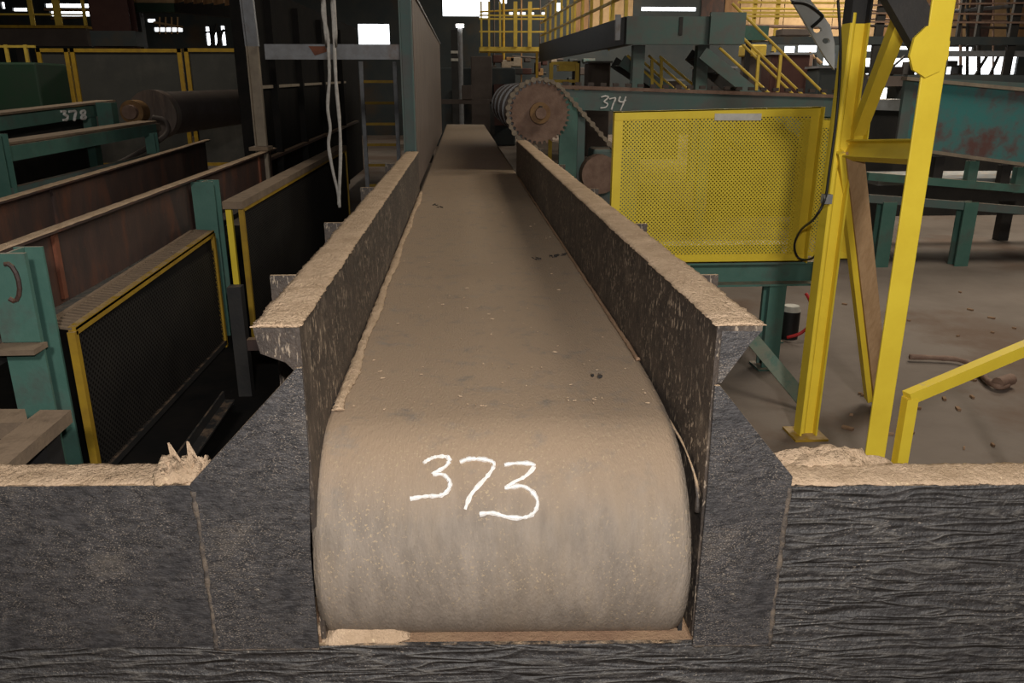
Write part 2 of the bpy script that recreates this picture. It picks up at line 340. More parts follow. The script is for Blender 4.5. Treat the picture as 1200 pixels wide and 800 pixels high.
def zpx(pts, x0, y0, s): return [(x0 + a / s, y0 + b_ / s) for a, b_ in pts]
strokes = [[(375, 150), (392, 139), (412, 132), (438, 132), (448, 140), (436, 160), (402, 180), (430, 182), (448, 200), (446, 222), (425, 240), (380, 243), (338, 250)],
           [(478, 147), (500, 139), (530, 138), (562, 143), (574, 154), (560, 180), (535, 208), (508, 240), (492, 280)],
           [(602, 155), (640, 150), (680, 153), (683, 165), (660, 188), (630, 203), (605, 220), (650, 214), (680, 230), (696, 258), (685, 290), (655, 303), (610, 301), (570, 290), (533, 293)]]
for st in strokes:
    sp = smoothpath([(a, b_, 0) for a, b_ in st], 5); pts = [belt_hit(340 + p.x / 2.4, 480 + p.y / 2.4) for p in sp]
    mb = MB(); mb.tube([p for p in pts if p], 0.0052, 6, 0.35); mb.build('chalk_numeral', 'chalk', cv)
# head pulley inside the loop and its shaft
mb = MB(); mb.cyl((XL + .02, CY + .012, CZ), (.51, CY - .025, CZ), R - .022, 40); pul = mb.build('head_pulley', 'dark', cv, smooth=True)
MB().cyl((XL - .12, CY + .018, CZ), (.67, CY - .03, CZ), .035, 16).build('shaft', 'grey', pul, smooth=True)
# side walls: plate + turned-out flange, stiffeners outside
def side(sign, xi, y1, lab):
    xo = xi + sign * .012; xf = xi + sign * .10
    y0 = FY(xi)
    m = MB()
    zlo = .30
    m.hexa([(xi, y0, zlo), (xo, y0, zlo), (xo, y1, zlo), (xi, y1, zlo)], [(xi, y0, ZF), (xo, y0, ZF), (xo, y1, ZF), (xi, y1, ZF)])
    wl = m.build('side_wall', 'sidewall', cv); wl['label'] = lab
    m = MB(); m.hexa([(xo, y0, ZF - .012), (xf, FY(xf), ZF - .012), (xf, y1, ZF - .012), (xo, y1, ZF - .012)], [(xo, y0, ZF), (xf, FY(xf), ZF), (xf, y1, ZF), (xo, y1, ZF)])
    m.build('flange', 'sidewall', wl)
    nu = 260
    def fn(u, v):
        yy = lerp(FY(lerp(xi, xf, v)) - .002, y1, u ** 1.6); wob = .0015 * math.sin(u * 40) + .0012 * math.sin(u * 91)
        return (lerp(xi - sign * .003, xf + sign * .006, v) + (wob if v > .5 else -wob * .5), yy, ZF + .0005)
    dust_patch(fn, nu, 9, .008, .03, 11 if sign > 0 else 5).build('sawdust_layer', 'dust', wl, smooth='all', kind='stuff')
    # plate hanging below the flange: head plate of the wall
    for y in (2.15, 3.05, 4.2, 5.6, 7.2):
        if y < y1: m = MB(); m.box(min(xf + sign * .004, xf + sign * .075), max(xf + sign * .004, xf + sign * .075), y, y + .012, .62, ZF - .012 if sign > 0 else ZF + .004); m.build('stiffener', 'sidewall', wl)
    return wl
wl = side(-1, XL, 6.70, 'left side wall with sawdust on its turned out flange')
wr = side(1, XR, 8.12, 'right side wall with sawdust on its turned out flange')
# small triangular plates under the flange ends
x0, x1 = XR + .012, XR + .10
MB().plate([(x0, FY(x0) + .0, ZF - .012), (x1, FY(x1), ZF - .012), (x1 - .02, FY(x1), ZF - .035), (x0 + .008, FY(x0), .975), (x0, FY(x0), .975)], (0, 1, 0), .01).build('corner_plate', 'liner', wr)
x0, x1 = XL - .012, XL - .10
MB().plate([(x0, FY(x0), ZF - .012), (x1, FY(x1), ZF - .012), (x1 + .01, FY(x1), ZF - .06), (x0 - .025, FY(x0), ZF - .08), (x0, FY(x0), 1.0)], (0, 1, 0), .01).build('corner_plate', 'sidewall', wl)
# sawdust along the left edge of the belt, and scattered crumbs
dust_patch(lambda u, v: (lerp(-.357, -.325 - .006 * math.sin(u * 33), v), lerp(1.95, 6.6, u ** 1.4), ZB + .004), 160, 4, .012, .10, 21).build('sawdust_fillet', 'dust', cv, smooth='all', kind='stuff')
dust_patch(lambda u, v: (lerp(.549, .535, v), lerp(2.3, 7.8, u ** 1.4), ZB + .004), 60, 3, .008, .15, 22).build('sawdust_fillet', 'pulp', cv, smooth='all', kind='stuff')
rd = random.Random(9); mb = MB()
for i in range(260):
    yy = 1.95 + 5.5 * rd.random() ** 1.7; xx = rd.uniform(-.32, .53); sz = rd.uniform(.001, .003)
    a = rd.uniform(0, 3.1); l = sz * rd.uniform(1, 3.5); c, s_ = math.cos(a), math.sin(a); z0 = ZB + .004
    mb.hexa([(xx - c * l, yy - s_ * l, z0), (xx + s_ * sz, yy - c * sz, z0), (xx + c * l, yy + s_ * l, z0), (xx - s_ * sz, yy + c * sz, z0)], [(xx - c * l * .6, yy - s_ * l * .6, z0 + sz), (xx + s_ * sz * .6, yy - c * sz * .6, z0 + sz), (xx + c * l * .6, yy + s_ * l * .6, z0 + sz), (xx - s_ * sz * .6, yy + c * sz * .6, z0 + sz)])
mb.build('wood_crumbs', 'dust', cv, kind='stuff')
mb = MB()   # dark bark chips on the belt
for (px, py) in [(700, 444), (655, 300), (648, 301), (515, 243), (385, 470), (662, 298), (628, 303), (510, 240), (640, 250)]:
    p = oZ(px, py, ZB + .004); a = rd.uniform(0, 3.1)
    for k in range(5):
        q = p + Vector((rd.uniform(-.02, .02), rd.uniform(-.03, .03), .003)); dd = Vector((math.cos(a + k * .25), math.sin(a + k * .25), .08)) * rd.uniform(.004, .013)
        mb.cyl(q - dd, q + dd, rd.uniform(.002, .006), 5, .001)
mb.build('bark_chips', 'dark', cv, kind='stuff')
# torn skirt rubber by the right wall
sk = smoothpath([oX(781, 489, .535), oX(800, 520, .54), oX(816, 565, .542), oX(817, 600, .54)], 5)
MB().tube(sk, .0045, 6, .4).build('torn_skirt', 'sidewall', cv, smooth='all')
mb = MB(); mb.plate([(.53, CY - .02, CZ + .1), (.53, 1.66, CZ + .02), (.53, 1.66, CZ - .25), (.53, CY, CZ - .27)], (1, 0, 0), .01); mb.build('end_plate', 'dark', cv)
for y in (2.6, 5.0, 8.0):
    for xx in (XL - .06, XR + .06): MB().bar((xx, y, 0), (xx, y, .62), .08, .08).build('leg', 'teal', cv)
    MB().box(XL - .1, XR + .1, y - .04, y + .04, .56, .60).build('cross_member', 'teal', cv)

# ================================================================== FRONT TROUGH WALL (black lined) the belt drops over
tr = thing('trough_wall', 'black lined steel trough wall across the foreground with sawdust along its ledge', 'trough wall', (0.1, FY(.1), 0))
ZT = .715; ZO = .278
def slab(x0, x1, z0, z1, name, m, dy=0, t=.012):
    mb = MB(); n = max(1, int((x1 - x0) / .1))
    mb.hexa([(x0, FY(x0) + dy, z0), (x1, FY(x1) + dy, z0), (x1, FY(x1) + dy + t, z0), (x0, FY(x0) + dy + t, z0)], [(x0, FY(x0) + dy, z1), (x1, FY(x1) + dy, z1), (x1, FY(x1) + dy + t, z1), (x0, FY(x0) + dy + t, z1)])
    return mb.build(name, m, tr)
slab(-1.75, -.622, ZO, ZT + .012, 'wall_panel', 'liner')
slab(.745, 2.1, ZO, ZT, 'wall_panel', 'wrinkled')
slab(-1.75, 2.1, 0.0, ZO, 'sill_panel', 'wrinkled')
for x0, x1, zt in ((-1.75, -.625, ZT + .012), (.742, 2.1, ZT)):
    mb = MB(); mb.hexa([(x0, FY(x0) + .012, zt - .012), (x1, FY(x1) + .012, zt - .012), (x1, FY(x1) + .105, zt - .012), (x0, FY(x0) + .105, zt - .012)], [(x0, FY(x0) + .012, zt), (x1, FY(x1) + .012, zt), (x1, FY(x1) + .105, zt), (x0, FY(x0) + .105, zt)])
    lg = mb.build('ledge', 'liner', tr)
    dust_patch(lambda u, v: (lerp(x0, x1, u), FY(lerp(x0, x1, u)) + lerp(.002, .108, v) + .003 * math.sin(u * 61), zt + .0005), 150, 10, .010, .03, 31 + int(x0 < 0)).build('sawdust_layer', 'dust', lg, smooth='all', kind='stuff')
mb = MB(); mb.hexa([(-.62, FY(-.62) + .012, ZO - .012), (.745, FY(.745) + .012, ZO - .012), (.745, FY(.745) + .2, ZO - .012), (-.62, FY(-.62) + .2, ZO - .012)], [(-.62, FY(-.62) + .012, ZO), (.745, FY(.745) + .012, ZO), (.745, FY(.745) + .2, ZO), (-.62, FY(-.62) + .2, ZO)])
sl = mb.build('sill_ledge', 'pulp', tr)
# gusset plates
def gusset(pts, lab):
    mb = MB(); k = len(pts); mb.add([(x, FY(x) - .010, z) for x, z in pts] + [(x, FY(x) - .001, z) for x, z in pts], [tuple(range(k))[::-1], tuple(range(k, 2 * k))] + [(i, (i + 1) % k, k + (i + 1) % k, k + i) for i in range(k)])
    o = mb.build('gusset_plate', 'liner', tr, bevel=.002); o['label'] = lab; return o
gl = gusset([(-.640, ZT + .02), (-.372, 1.018), (-.360, 1.018), (-.362, .80), (-.378, .55), (-.378, ZO), (-.628, ZO)], 'left gusset plate, sloped on its outer edge')
gr = gusset([(.752, ZT + .03), (.565, .972), (.553, .972), (.556, .70), (.552, ZO), (.742, ZO)], 'right gusset plate, sloped on its outer edge')
for (pts, g) in (([(-.634, ZT), (-.631, .5), (-.630, ZO)], gl), ([(.748, ZT), (.745, .5), (.744, ZO)], gr)):
    sp = smoothpath([(x, FY(x) - .006, z) for x, z in pts], 14)
    MB().tube([p + Vector((random.uniform(-.002, .002), 0, 0)) for p in sp], .007, 6, .35).build('weld_bead', 'weld', g, smooth='all')
sp = smoothpath([(x, FY(x) - .006, ZO - .002) for x in (-.63, -.5, -.378)], 10); MB().tube(sp, .004, 6, .4).build('weld_bead', 'weld', gl, smooth='all')
sp = smoothpath([(x, FY(x) - .006, ZO - .002) for x in (.552, .65, .742)], 10); MB().tube(sp, .004, 6, .4).build('weld_bead', 'weld', gr, smooth='all')
# sawdust heaps
def heap(name, cx, cy, cz, rx, ry, h, label, m='dust', seed=1, n=26):
    rd = random.Random(seed); mb = MB(); V = []; Fc = []
    for i in range(n + 1):
        for j in range(n + 1):
            u = i / n * 2 - 1; v = j / n * 2 - 1; r = math.hypot(u, v) + .12 * math.sin(5 * math.atan2(v, u) + seed)
            z = h * max(0, 1 - r * r) ** .8 * rd.uniform(.82, 1.12)
            V.append((cx + u * rx, cy + v * ry, cz + z))
    for i in range(n):
        for j in range(n):
            a = i * (n + 1) + j; q = (a, a + 1, a + n + 2, a + n + 1)
            if max(V[k][2] for k in q) > cz + 1e-4: Fc.append(q)
    used = sorted({k for q in Fc for k in q}); ix = {k: i for i, k in enumerate(used)}
    mb.add([V[k] for k in used], [tuple(ix[k] for k in q) for q in Fc])
    return tag(mb.build(name, m, smooth='all'), label, 'sawdust', kind='stuff')
heap('sawdust_heap', -.265, FY(-.27) + .06, ZO, .13, .055, .055, 'pale sawdust heap on the sill under the belt end', seed=3)
heap('sawdust_heap', .90, FY(.9) + .14, ZT - .06, .2, .10, .085, 'sawdust heap behind the right ledge beside the gusset', seed=4)
cl = thing('sawdust_clump', 'ragged splintered clump of sawdust and bark at the left gusset corner', 'sawdust clump', (-.66, FY(-.66) + .05, ZT + .012))
rd = random.Random(17); mb = MB()
for i in range(34):
    p = Vector((rd.uniform(-.70, -.615), FY(-.66) + rd.uniform(.01, .10), ZT + .014)); hgt = rd.uniform(.01, .035) if i > 4 else rd.uniform(.045, .07)
    q = p + Vector((rd.uniform(-.025, .012), rd.uniform(-.01, .01), hgt)); mb.cyl(p, q, rd.uniform(.010, .02), 5, .0025)
mb.build('splinters', 'dust', cl, kind='stuff')
dust_patch(lambda u, v: (lerp(-.73, -.63, u), FY(-.68) + lerp(.0, .11, v), ZT + .014), 10, 8, .035, .08, 77).build('crumbs', 'dust', cl, smooth='all', kind='stuff')

# ================================================================== TALL STEEL PANEL on the left of the belt
tp = thing('tall_partition', 'tall scraped steel panel with teal end post standing on the left belt wall', 'partition', (-.40, 6.75, ZF))
MB().hexa([(-.385, 6.78, ZF - .3), (-.372, 6.78, ZF - .3), (-.372, 15.5, ZF - .3), (-.385, 15.5, ZF - .3)], [(-.385, 6.78, 2.33), (-.372, 6.78, 2.33), (-.372, 15.5, 2.40), (-.385, 15.5, 2.40)]).build('sheet', 'panel', tp)
MB().chan((-.425, 6.72, ZF - .03), (-.425, 6.72, 2.7), .10, .06, .012, (1, 0, 0)).build('post', 'tealdull', tp)
for y in (8.6, 10.6, 12.8): MB().bar((-.41, y, ZF - .3), (-.41, y, 2.33), .04, .05).build('stiffener', 'tealdull', tp)
MB().bar((-.372, 6.8, 2.335), (-.372, 15.5, 2.405), .03, .02, (1, 0, 0)).build('top_edge', 'galv', tp)

# ================================================================== TRANSFER DECK 374 with drum, sprocket, chain
dk = thing('transfer_deck', 'teal transfer deck chalked 374 with long rusty head drum beside the belt', 'transfer deck', (2.5, 9.5, 0))
DX, DZ, DR = .80, 1.374, .27
mb = MB(); mb.cyl((DX, 8.55, DZ), (DX, 13.2, DZ + .02), DR, 40); drum = mb.build('drum', 'rust', dk, smooth=True)
for i in range(9):
    y = 8.62 + i * .55; mb = MB(); mb.cyl((DX, y, DZ), (DX, y + .09, DZ), DR + .045, 40); mb.build('chain_ring', 'greybrown' if i % 2 else 'galv', drum, smooth=True)
NT = 36; SR = .315; mb = MB(); prof = []
for i in range(NT):
    for k, rr in ((0, SR - .032), (.28, SR - .03), (.45, SR), (.65, SR), (.82, SR - .03)):
        a = 2 * math.pi * (i + k) / NT; prof.append((math.cos(a) * rr, math.sin(a) * rr))
mb.plate([(DX + a, 8.32, DZ + b_) for a, b_ in prof], (0, 1, 0), .035); sprk = mb.build('sprocket', 'rust', dk)
mb = MB(); mb.cyl((DX, 8.24, DZ), (DX, 8.33, DZ), .105, 24); mb.build('hub', 'ochre', sprk, smooth=True)
MB().cyl((DX, 8.16, DZ), (DX, 8.6, DZ), .055, 20).build('shaft', 'rust', sprk, smooth=True)
MB().box(DX - .015, DX + .015, 8.18, 8.25, DZ + .04, DZ + .07).build('key', 'dark', sprk)
# roller chain: wraps the left side, both strands run down to the drive behind the yellow guard
CRr = SR + .012; pts = []
a0, a1 = math.radians(48), math.radians(258)
end = Vector((1.62, 0, .93)); 
pa = Vector((DX + CRr * math.cos(a0), 0, DZ + CRr * math.sin(a0))); pb = Vector((DX + CRr * math.cos(a1), 0, DZ + CRr * math.sin(a1)))
for k in range(20): pts.append(lerp(Vector((1.66, 0, .92)), pa, k / 20))
for k in range(41): a = lerp(a0, a1, k / 40); pts.append(Vector((DX + CRr * math.cos(a), 0, DZ + CRr * math.sin(a))))
for k in range(1, 21): pts.append(lerp(pb, Vector((1.12, 0, .66)), k / 20))
L_ = [0]
for i in range(1, len(pts)): L_.append(L_[-1] + (pts[i] - pts[i - 1]).length)
def along(s):
    for i in range(1, len(pts)):
        if s <= L_[i]: return lerp(pts[i - 1], pts[i], (s - L_[i - 1]) / max(1e-6, L_[i] - L_[i - 1]))
    return pts[-1]
mb = MB(); nl = int(L_[-1] / .066)
for i in range(nl):
    p = along(i * .066); q = along((i + 1) * .066); yo = .022 if i % 2 else .030
    for sgn in (-1, 1):
        yy = 8.337 + sgn * yo; mb.bar(p + Vector((0, yy, 0)), q + Vector((0, yy, 0)), .010, .026, (0, 1, 0))
    mb.cyl(p + Vector((0, 8.292, 0)), p + Vector((0, 8.382, 0)), .028 if i % 2 else .022, 8)
mb.build('drive_chain', 'postmat', dk, kind='stuff')
# deck side beam (inclined), flange and bolts
p0, p1 = Vector((1.03, 8.62, 1.50)), Vector((4.2, 8.62, 1.415))
mb = MB(); mb.chan(p0 + Vector((0, -.06, 0)), p1 + Vector((0, -.06, -.0)), .20, .08, .012, (0, 0, 1)); bm_ = mb.build('side_beam', 'tealdull', dk)
mb = MB(); mb.bar(p0 + Vector((-.1, 0, .13)), p1 + Vector((0, 0, .11)), .16, .035, (0, 1, 0)); tr_ = mb.build('top_rail', 'rust', bm_)
for i in range(24):
    p = lerp(p0, p1, (i + .5) / 24); MB().box(p.x - .03, p.x + .03, p.y - .07, p.y - .03, p.z + .145, p.z + .18).build('chain_lug', 'greybrown', bm_)
MB().box(1.03, 1.22, 8.5, 8.56, .0, 1.52).build('end_post', 'teal', dk)
MB().box(1.24, 1.32, 8.62, 8.70, .0, 1.40).build('end_post', 'tealdull', dk)
for x in (2.6, 4.0):
    for y in (8.7, 13): MB().box(x, x + .1, y, y + .1, 0, 1.36).build('leg', 'teal', dk)
MB().hexa([(1.05, 8.72, 1.50), (4.2, 8.72, 1.40), (4.2, 13.2, 1.40), (1.05, 13.2, 1.50)], [(1.05, 8.72, 1.54), (4.2, 8.72, 1.44), (4.2, 13.2, 1.44), (1.05, 13.2, 1.54)]).build('deck_plate', 'greybrown', dk)
MB().cyl((1.45, 8.3, .75), (1.45, 8.5, .75), .20, 24).build('drive_sprocket', 'rust', dk, smooth=True)
MB().box(1.4, 1.9, 8.5, 8.9, 0, 1.0).build('gear_motor', 'tealdull', dk, bevel=.03)
n374 = [[(578, 215), (598, 210), (612, 216), (592, 236), (608, 246), (600, 262), (574, 266)], [(616, 224), (634, 220), (645, 221), (634, 248), (626, 274)], [(668, 212), (660, 232), (676, 238), (694, 230)], [(694, 212), (684, 240), (668, 278)]]
for st in n374:
    sp = smoothpath([oY(560 + a / 4, 60 + b_ / 4, 8.552) for a, b_ in st], 4); MB().tube(sp, .0085, 6, .25).build('chalk_numeral', 'chalk', dk)

# ================================================================== YELLOW MESH GUARDS on the teal stand
GY = 4.3
def mesh_guard(name, x0, x1, z0, z1, y, label, bar=.045, zl=None, group=None):
    zl = z1 if zl is None else zl
    g = thing(name, label, 'mesh guard', ((x0 + x1) / 2, y, z0), group)
    for (a, c) in (((x0, z0), (x0, zl)), ((x1, z0), (x1, z1))): MB().angle((a[0] + (0 if a[0] == x0 else 0), y, a[1]), (c[0], y, c[1]), bar if a[0] == x0 else -bar, .006, (1, 0, 0)).build('upright', 'yellow', g)
    for (za, zb_, sg) in ((z0, z0, 1), (zl, z1, -1)):
        m = MB(); m.plate([(x0, y - .006, za), (x1, y - .006, zb_), (x1, y - .006, zb_ + sg * bar), (x0, y - .006, za + sg * bar)], (0, 1, 0), .006); m.build('rail', 'yellow', g)
        m = MB(); m.plate([(x0, y - .006, za), (x1, y - .006, zb_), (x1, y - .006, zb_ + sg * .006), (x0, y - .006, za + sg * .006)], (0, 1, 0), bar); m.build('rail_lip', 'yellow', g)
    perforated((x0 + .01, y + .002, z0 + .01), (1, 0, 0), (0, 0, 1), x1 - x0 - .02, min(zl, z1) - z0 - .02,   .021, .47, .001).build('perforated_sheet', 'mesh', g, kind='stuff')
    return g
g1 = mesh_guard('mesh_guard', .815, 1.935, .665, 1.512, GY, 'large yellow perforated guard panel on the teal stand', zl=1.488)
p = oY(838, 133, GY - .012); q = oY(892, 141, GY - .012)
MB().box(p.x, q.x, GY - .011, GY - .007, q.z, p.z).build('sign_plate', 'white', g1, label='blank faded white sign plate')
mesh_guard('mesh_guard', 1.96, 2.32, .62, 1.44, GY + .25, 'narrow yellow perforated guard panel behind the yellow column', .05)
ts = thing('guard_stand', 'teal steel stand on legs below the large yellow guard', 'stand', (1.4, GY + .1, 0))
MB().ibeam((.80, GY + .08, .592), (2.05, GY + .08, .592), .17, .14, .012, (0, 1, 0)).build('beam', 'teal', ts)
MB().ibeam((.80, GY + .60, .592), (2.05, GY + .60, .592), .17, .14, .012, (0, 1, 0)).build('beam', 'teal', ts)
for (x, y) in ((1.82, GY + .08), (.95, GY + .08), (2.02, GY + .6), (.95, GY + .6)):
    MB().ibeam((x, y, .01), (x, y, .53), .10, .10, .012, (1, 0, 0)).build('leg', 'teal', ts)
    MB().box(x - .08, x + .08, y - .08, y + .08, 0, .012).build('foot_plate', 'teal', ts)
MB().bar(oY(838, 345, GY + .05), oZ(946, 474, .03), .02, .075, (0, 1, 0)).build('brace', 'teal', ts)
MB().box(.85, 2.0, GY + .16, GY + .52, .55, .58).build('shelf', 'dark', ts)

# ================================================================== YELLOW COLUMN FRAME on the right
cf = thing('column_frame', 'yellow painted steel column with bolted beam and leaning brace beside the guard', 'column', (1.64, 3.4, 0))
def upto(z0, z1, m, nm):
    o = MB().ibeam((1.640, 3.40, z0), (1.640, 3.40, z1), .075, .085, .008, (0, 1, 0)).build(nm, m, cf); return o
upto(0.0, 1.86, 'yellow', 'column'); upto(1.86, 3.0, 'dark', 'column_top')
MB().box(1.56, 1.72, 3.32, 3.48, 0, .012).build('base_plate', 'oldyellow', cf)
MB().cyl((1.615, 3.385, 1.90), (1.615, 3.385, .02), .014, 10).build('conduit', 'yellow', cf, smooth=True)
cb = thing('column_post', 'bright yellow box column with octagonal plate at its upper brace', 'column', (1.53, 2.6, 0))
mb = MB(); mb.sweep((1.5, 2.6, .012), (1.488, 2.6, 3.0), [(0, 0), (.078, 0), (.078, .085), (.068, .085), (.068, .010), (0, .010)], (1, 0, 0)); mb.build('column', 'yellow', cb, bevel=.003)
MB().box(1.45, 1.62, 2.56, 2.73, 0, .012).build('base_plate', 'yellow', cb)
c = oY(1092, 60, 2.585); oc = [(c.x - .004 + .066 * math.cos(math.radians(t)), 2.588, c.z + .08 * math.sin(math.radians(t))) for t in (22, 67, 110, 150, 190, 225, 268, 312, 345)]
MB().plate(oc, (0, 1, 0), .012).build('gusset_plate', 'yellow', cb)
# dark channel coming down to the plate
a = oY(1040, -40, 2.62); bq = oY(1090, 48, 2.60)
MB().chan(a, bq, .10, .045, .008, (.75, 0, .5)).build('brace_channel', 'dark', cb)
# beam between the columns and the slanting angle brace
MB().ibeam(oY(992, 176, 3.40), oY(1078, 178, 2.66), .05, .075, .006, (0, 1, 0)).build('cross_beam', 'yellow', cf)
a = oY(1000, 160, 3.36); bq = oY(1050, 28, 2.9)
MB().angle(a, bq, .05, .007, (1, 0, 0)).build('brace', 'yellow', cf)
# leaning stud
st = thing('leaning_stud', 'raw wooden stud leaning to the floor between the yellow columns', 'stud', oZ(1032, 474, 0))
a = oY(1000, 178, 3.34); bq = oZ(1032, 470, 0.03); MB().bar(a, bq, .075, .038, (1, 0, 0)).build('timber', 'wood', st)
MB().bar(a + Vector((-.05, .02, 0)), bq + Vector((-.05, .03, 0)), .028, .05, (1, 0, 0)).build('edge_strip', 'yellow', st)
# handrail
hr = thing('stair_handrail', 'low yellow inclined handrail behind the right trough wall', 'handrail', (1.6, 2.6, 0))
a = oY(1063, 466, 2.6); bq = oY(1215, 402, 2.7)
MB().bar(a, bq + (bq - a) * .25, .042, .045).build('rail', 'yellow', hr)
MB().bar(a + Vector((.012, 0, 0)), (a.x + .012, 2.6, 0), .042, .042).build('post', 'yellow', hr)
qq = bq + (bq - a) * .2; MB().bar(qq, (qq.x, qq.y, 0), .042, .042).build('post', 'yellow', hr)
# cable on the column
pts = [oY(982, 0, 3.33), oY(985, 60, 3.33), oY(981, 130, 3.33), oY(972, 200, 3.33), oY(967, 232, 3.33), oY(955, 255, 3.36), oY(938, 270, 3.9), oY(931, 288, 4.1), oY(937, 303, 4.15), oY(955, 300, 3.9), oY(962, 268, 3.5)]
cab = thing('power_cable', 'thin black cable clipped down the yellow column and looping over the guard', 'cable', (1.63, 3.33, .9))
MB().tube(smoothpath(pts, 6), .006, 8).build('cable', 'rubber', cab, smooth='all')
c = oY(969, 233, 3.34); MB().box(c.x - .018, c.x + .018, 3.325, 3.36, c.z - .02, c.z + .02).build('clip', 'grey', cab)
# grey curved bracket with two holes, beyond the guard
cu = bpy.data.curves.new('bracket_outline', 'CURVE'); cu.dimensions = '2D'; cu.fill_mode = 'BOTH'; cu.extrude = .012
BY = 4.75
def spl(pts):
    s = cu.splines.new('POLY'); s.points.add(len(pts) - 1); s.use_cyclic_u = True
    for i, p in enumerate(pts): s.points[i].co = (p.x, p.z, 0, 1)
spl([oY(a, b_, BY) for a, b_ in [(915, -25), (936, -20), (950, 2), (962, 16), (972, 30), (977, 50), (977, 82), (968, 70), (957, 52), (949, 38), (940, 22), (928, 2)]])
for cx, cy, r in ((957, 35, 5), (967, 48, 4.5)): spl([oY(cx + r * math.cos(t), cy + r * .75 * math.sin(t), BY) for t in [2 * math.pi * k / 14 for k in range(14)]])
to = bpy.data.objects.new('tmp', cu); COL.objects.link(to); dg = bpy.context.evaluated_depsgraph_get()
me = bpy.data.meshes.new_from_object(to.evaluated_get(dg)); bpy.data.objects.remove(to)
me.transform(Matrix.Translation((0, BY, 0)) @ Matrix.Rotation(math.pi / 2, 4, 'X')); me.materials.clear(); me.materials.append(M['pale'])
br = thing('curved_bracket', 'pale grey curved steel bracket with two holes hanging above the guard', 'bracket', (oY(950, 20, BY).x, BY, oY(950, 20, BY).z))
bo = bpy.data.objects.new('bracket_plate', me); COL.objects.link(bo); bo.parent = br; bo.location = -br.location
MB().tube(smoothpath([oY(928, 3, BY - .03), oY(945, 5, BY - .03), oY(962, 17, BY - .03), oY(962, 22, BY - .03), oY(951, 32, BY - .03)], 5), .010, 6).build('hose', 'rubber', br, smooth='all')
pp = oY(925, -22, BY); MB().bar(pp, (pp.x, BY, 7.5), .05, .05).build('hanger', 'grey', br)
# things on the floor
hk = smoothpath([oZ(a, b_, .03) for a, b_ in [(1066, 418), (1095, 419), (1122, 421), (1140, 428), (1152, 440), (1163, 450), (1176, 453), (1184, 447)]], 5)
hb = thing('hook_bar', 'bent dark iron hook bar lying on the floor by the handrail', 'hook bar', oZ(1125, 430, 0)); MB().tube(hk, .017, 8, .15).build('bar', 'rust', hb, smooth='all')
MB().cyl(hk[-9] + Vector((0, 0, .015)), hk[-1] + Vector((0, 0, .015)), .034, 10).build('hook_eye', 'rust', hb, smooth=True)
c = oZ(927, 402, 0) + Vector((.03, .12, 0))
wl_ = thing('work_light', 'small black canister with white rim and red hose under the teal stand', 'canister', c)
MB().cyl((c.x, c.y, 0.0), (c.x, c.y, .19), .06, 18).build('body', 'rubber', wl_, smooth=True); MB().cyl((c.x, c.y, .19), (c.x, c.y, .225), .062, 18, .05).build('rim', 'white', wl_, smooth=True)
MB().tube(smoothpath([(c.x - .05, c.y - .09, .03), (c.x + .03, c.y - .12, .07), (c.x + .1, c.y - .1, .14), (c.x + .12, c.y - .02, .24), (c.x + .1, c.y + .03, .3)], 5), .011, 8).build('hose', 'redcable', wl_, smooth='all')
rd = random.Random(41)
for i in range(26):
    px, py = rd.uniform(985, 1195), rd.uniform(330, 530); p = oZ(px, py, 0); s_ = rd.uniform(.008, .03); a = rd.uniform(0, 3.1); d = Vector((math.cos(a), math.sin(a), 0)) * s_
    m = MB(); m.bar(p - d + Vector((0, 0, .006)), p + d + Vector((0, 0, .006)), s_ * .8, .012); tag(m.build('bark_chip', 'pulp'), 'small dark bark chip on the concrete floor right of the columns', 'bark chip', 'bark chips on the concrete floor')

# ================================================================== RIGHT: inclined teal bin conveyor
bn = thing('bin_conveyor', 'weathered teal sheet sided bin conveyor on legs at the right', 'conveyor', (5, 7.3, 0))
BYY = 7.1
def qd(pts, y): return [oY(a, b_, y) for a, b_ in pts]
tl, trr, brr, bl = qd([(1072, 94), (1260, 113), (1260, 201), (1062, 172)], BYY)
MB().plate([tl, trr, brr, bl], (0, 1, 0), .02).build('side_sheet', 'tealbin', bn)
MB().bar(tl + Vector((-.1, .0, .015)), trr + Vector((0, 0, .015)), .10, .03, (0, 1, 0)).build('top_rim', 'postmat', bn)
MB().bar(bl + Vector((-.1, -.03, 0)), brr + Vector((0, -.03, 0)), .10, .03, (0, 1, 0)).build('bottom_flange', 'postmat', bn)
e0, e1 = oY(1062, 92, BYY), oY(1050, 170, BYY)
MB().plate([e0, tl, bl, e1], (0, 1, 0), .03).build('end_plate', 'tealdull', bn)
MB().plate([oY(1060, 90, BYY + .9), oY(1260, 100, BYY + .9), oY(1260, 190, BYY + .9), oY(1050, 168, BYY + .9)], (0, 1, 0), .02).build('side_sheet', 'tealdull', bn)
for y0, y1, h_, mm in ((206, 222, .07, 'teal'), (232, 247, .07, 'tealdull')):
    MB().bar(oY(1015, y0, BYY), oY(1260, y1 + 4, BYY), .09, h_, (0, 1, 0)).build('rail', mm, bn)
for px in (1078, 1100, 1140, 1178, 1196):
    a = oY(px, 178 + (px - 1060) * .13, BYY); bq = oY(px - 3, 212 + (px - 1060) * .1, BYY); MB().bar(a, (a.x, BYY, bq.z), .09, .07).build('strut', 'teal' if px in (1140, 1196) else 'dark', bn)
for px in (1135, 1040, 1235):
    a = oY(px, 236, BYY); MB().ibeam((a.x, BYY, a.z), (a.x, BYY, 0), .13, .12, .015, (1, 0, 0)).build('leg', 'teal', bn)
for px in (1035, 1180):
    a = oY(px, 225, BYY + 1.2); MB().box(a.x, a.x + .12, BYY + 1.2, BYY + 1.3, 0, a.z).build('leg', 'dark', bn)
MB().box(3.9, 6.5, BYY + .15, BYY + .85, .74, .80).build('return_pan', 'grey', bn)
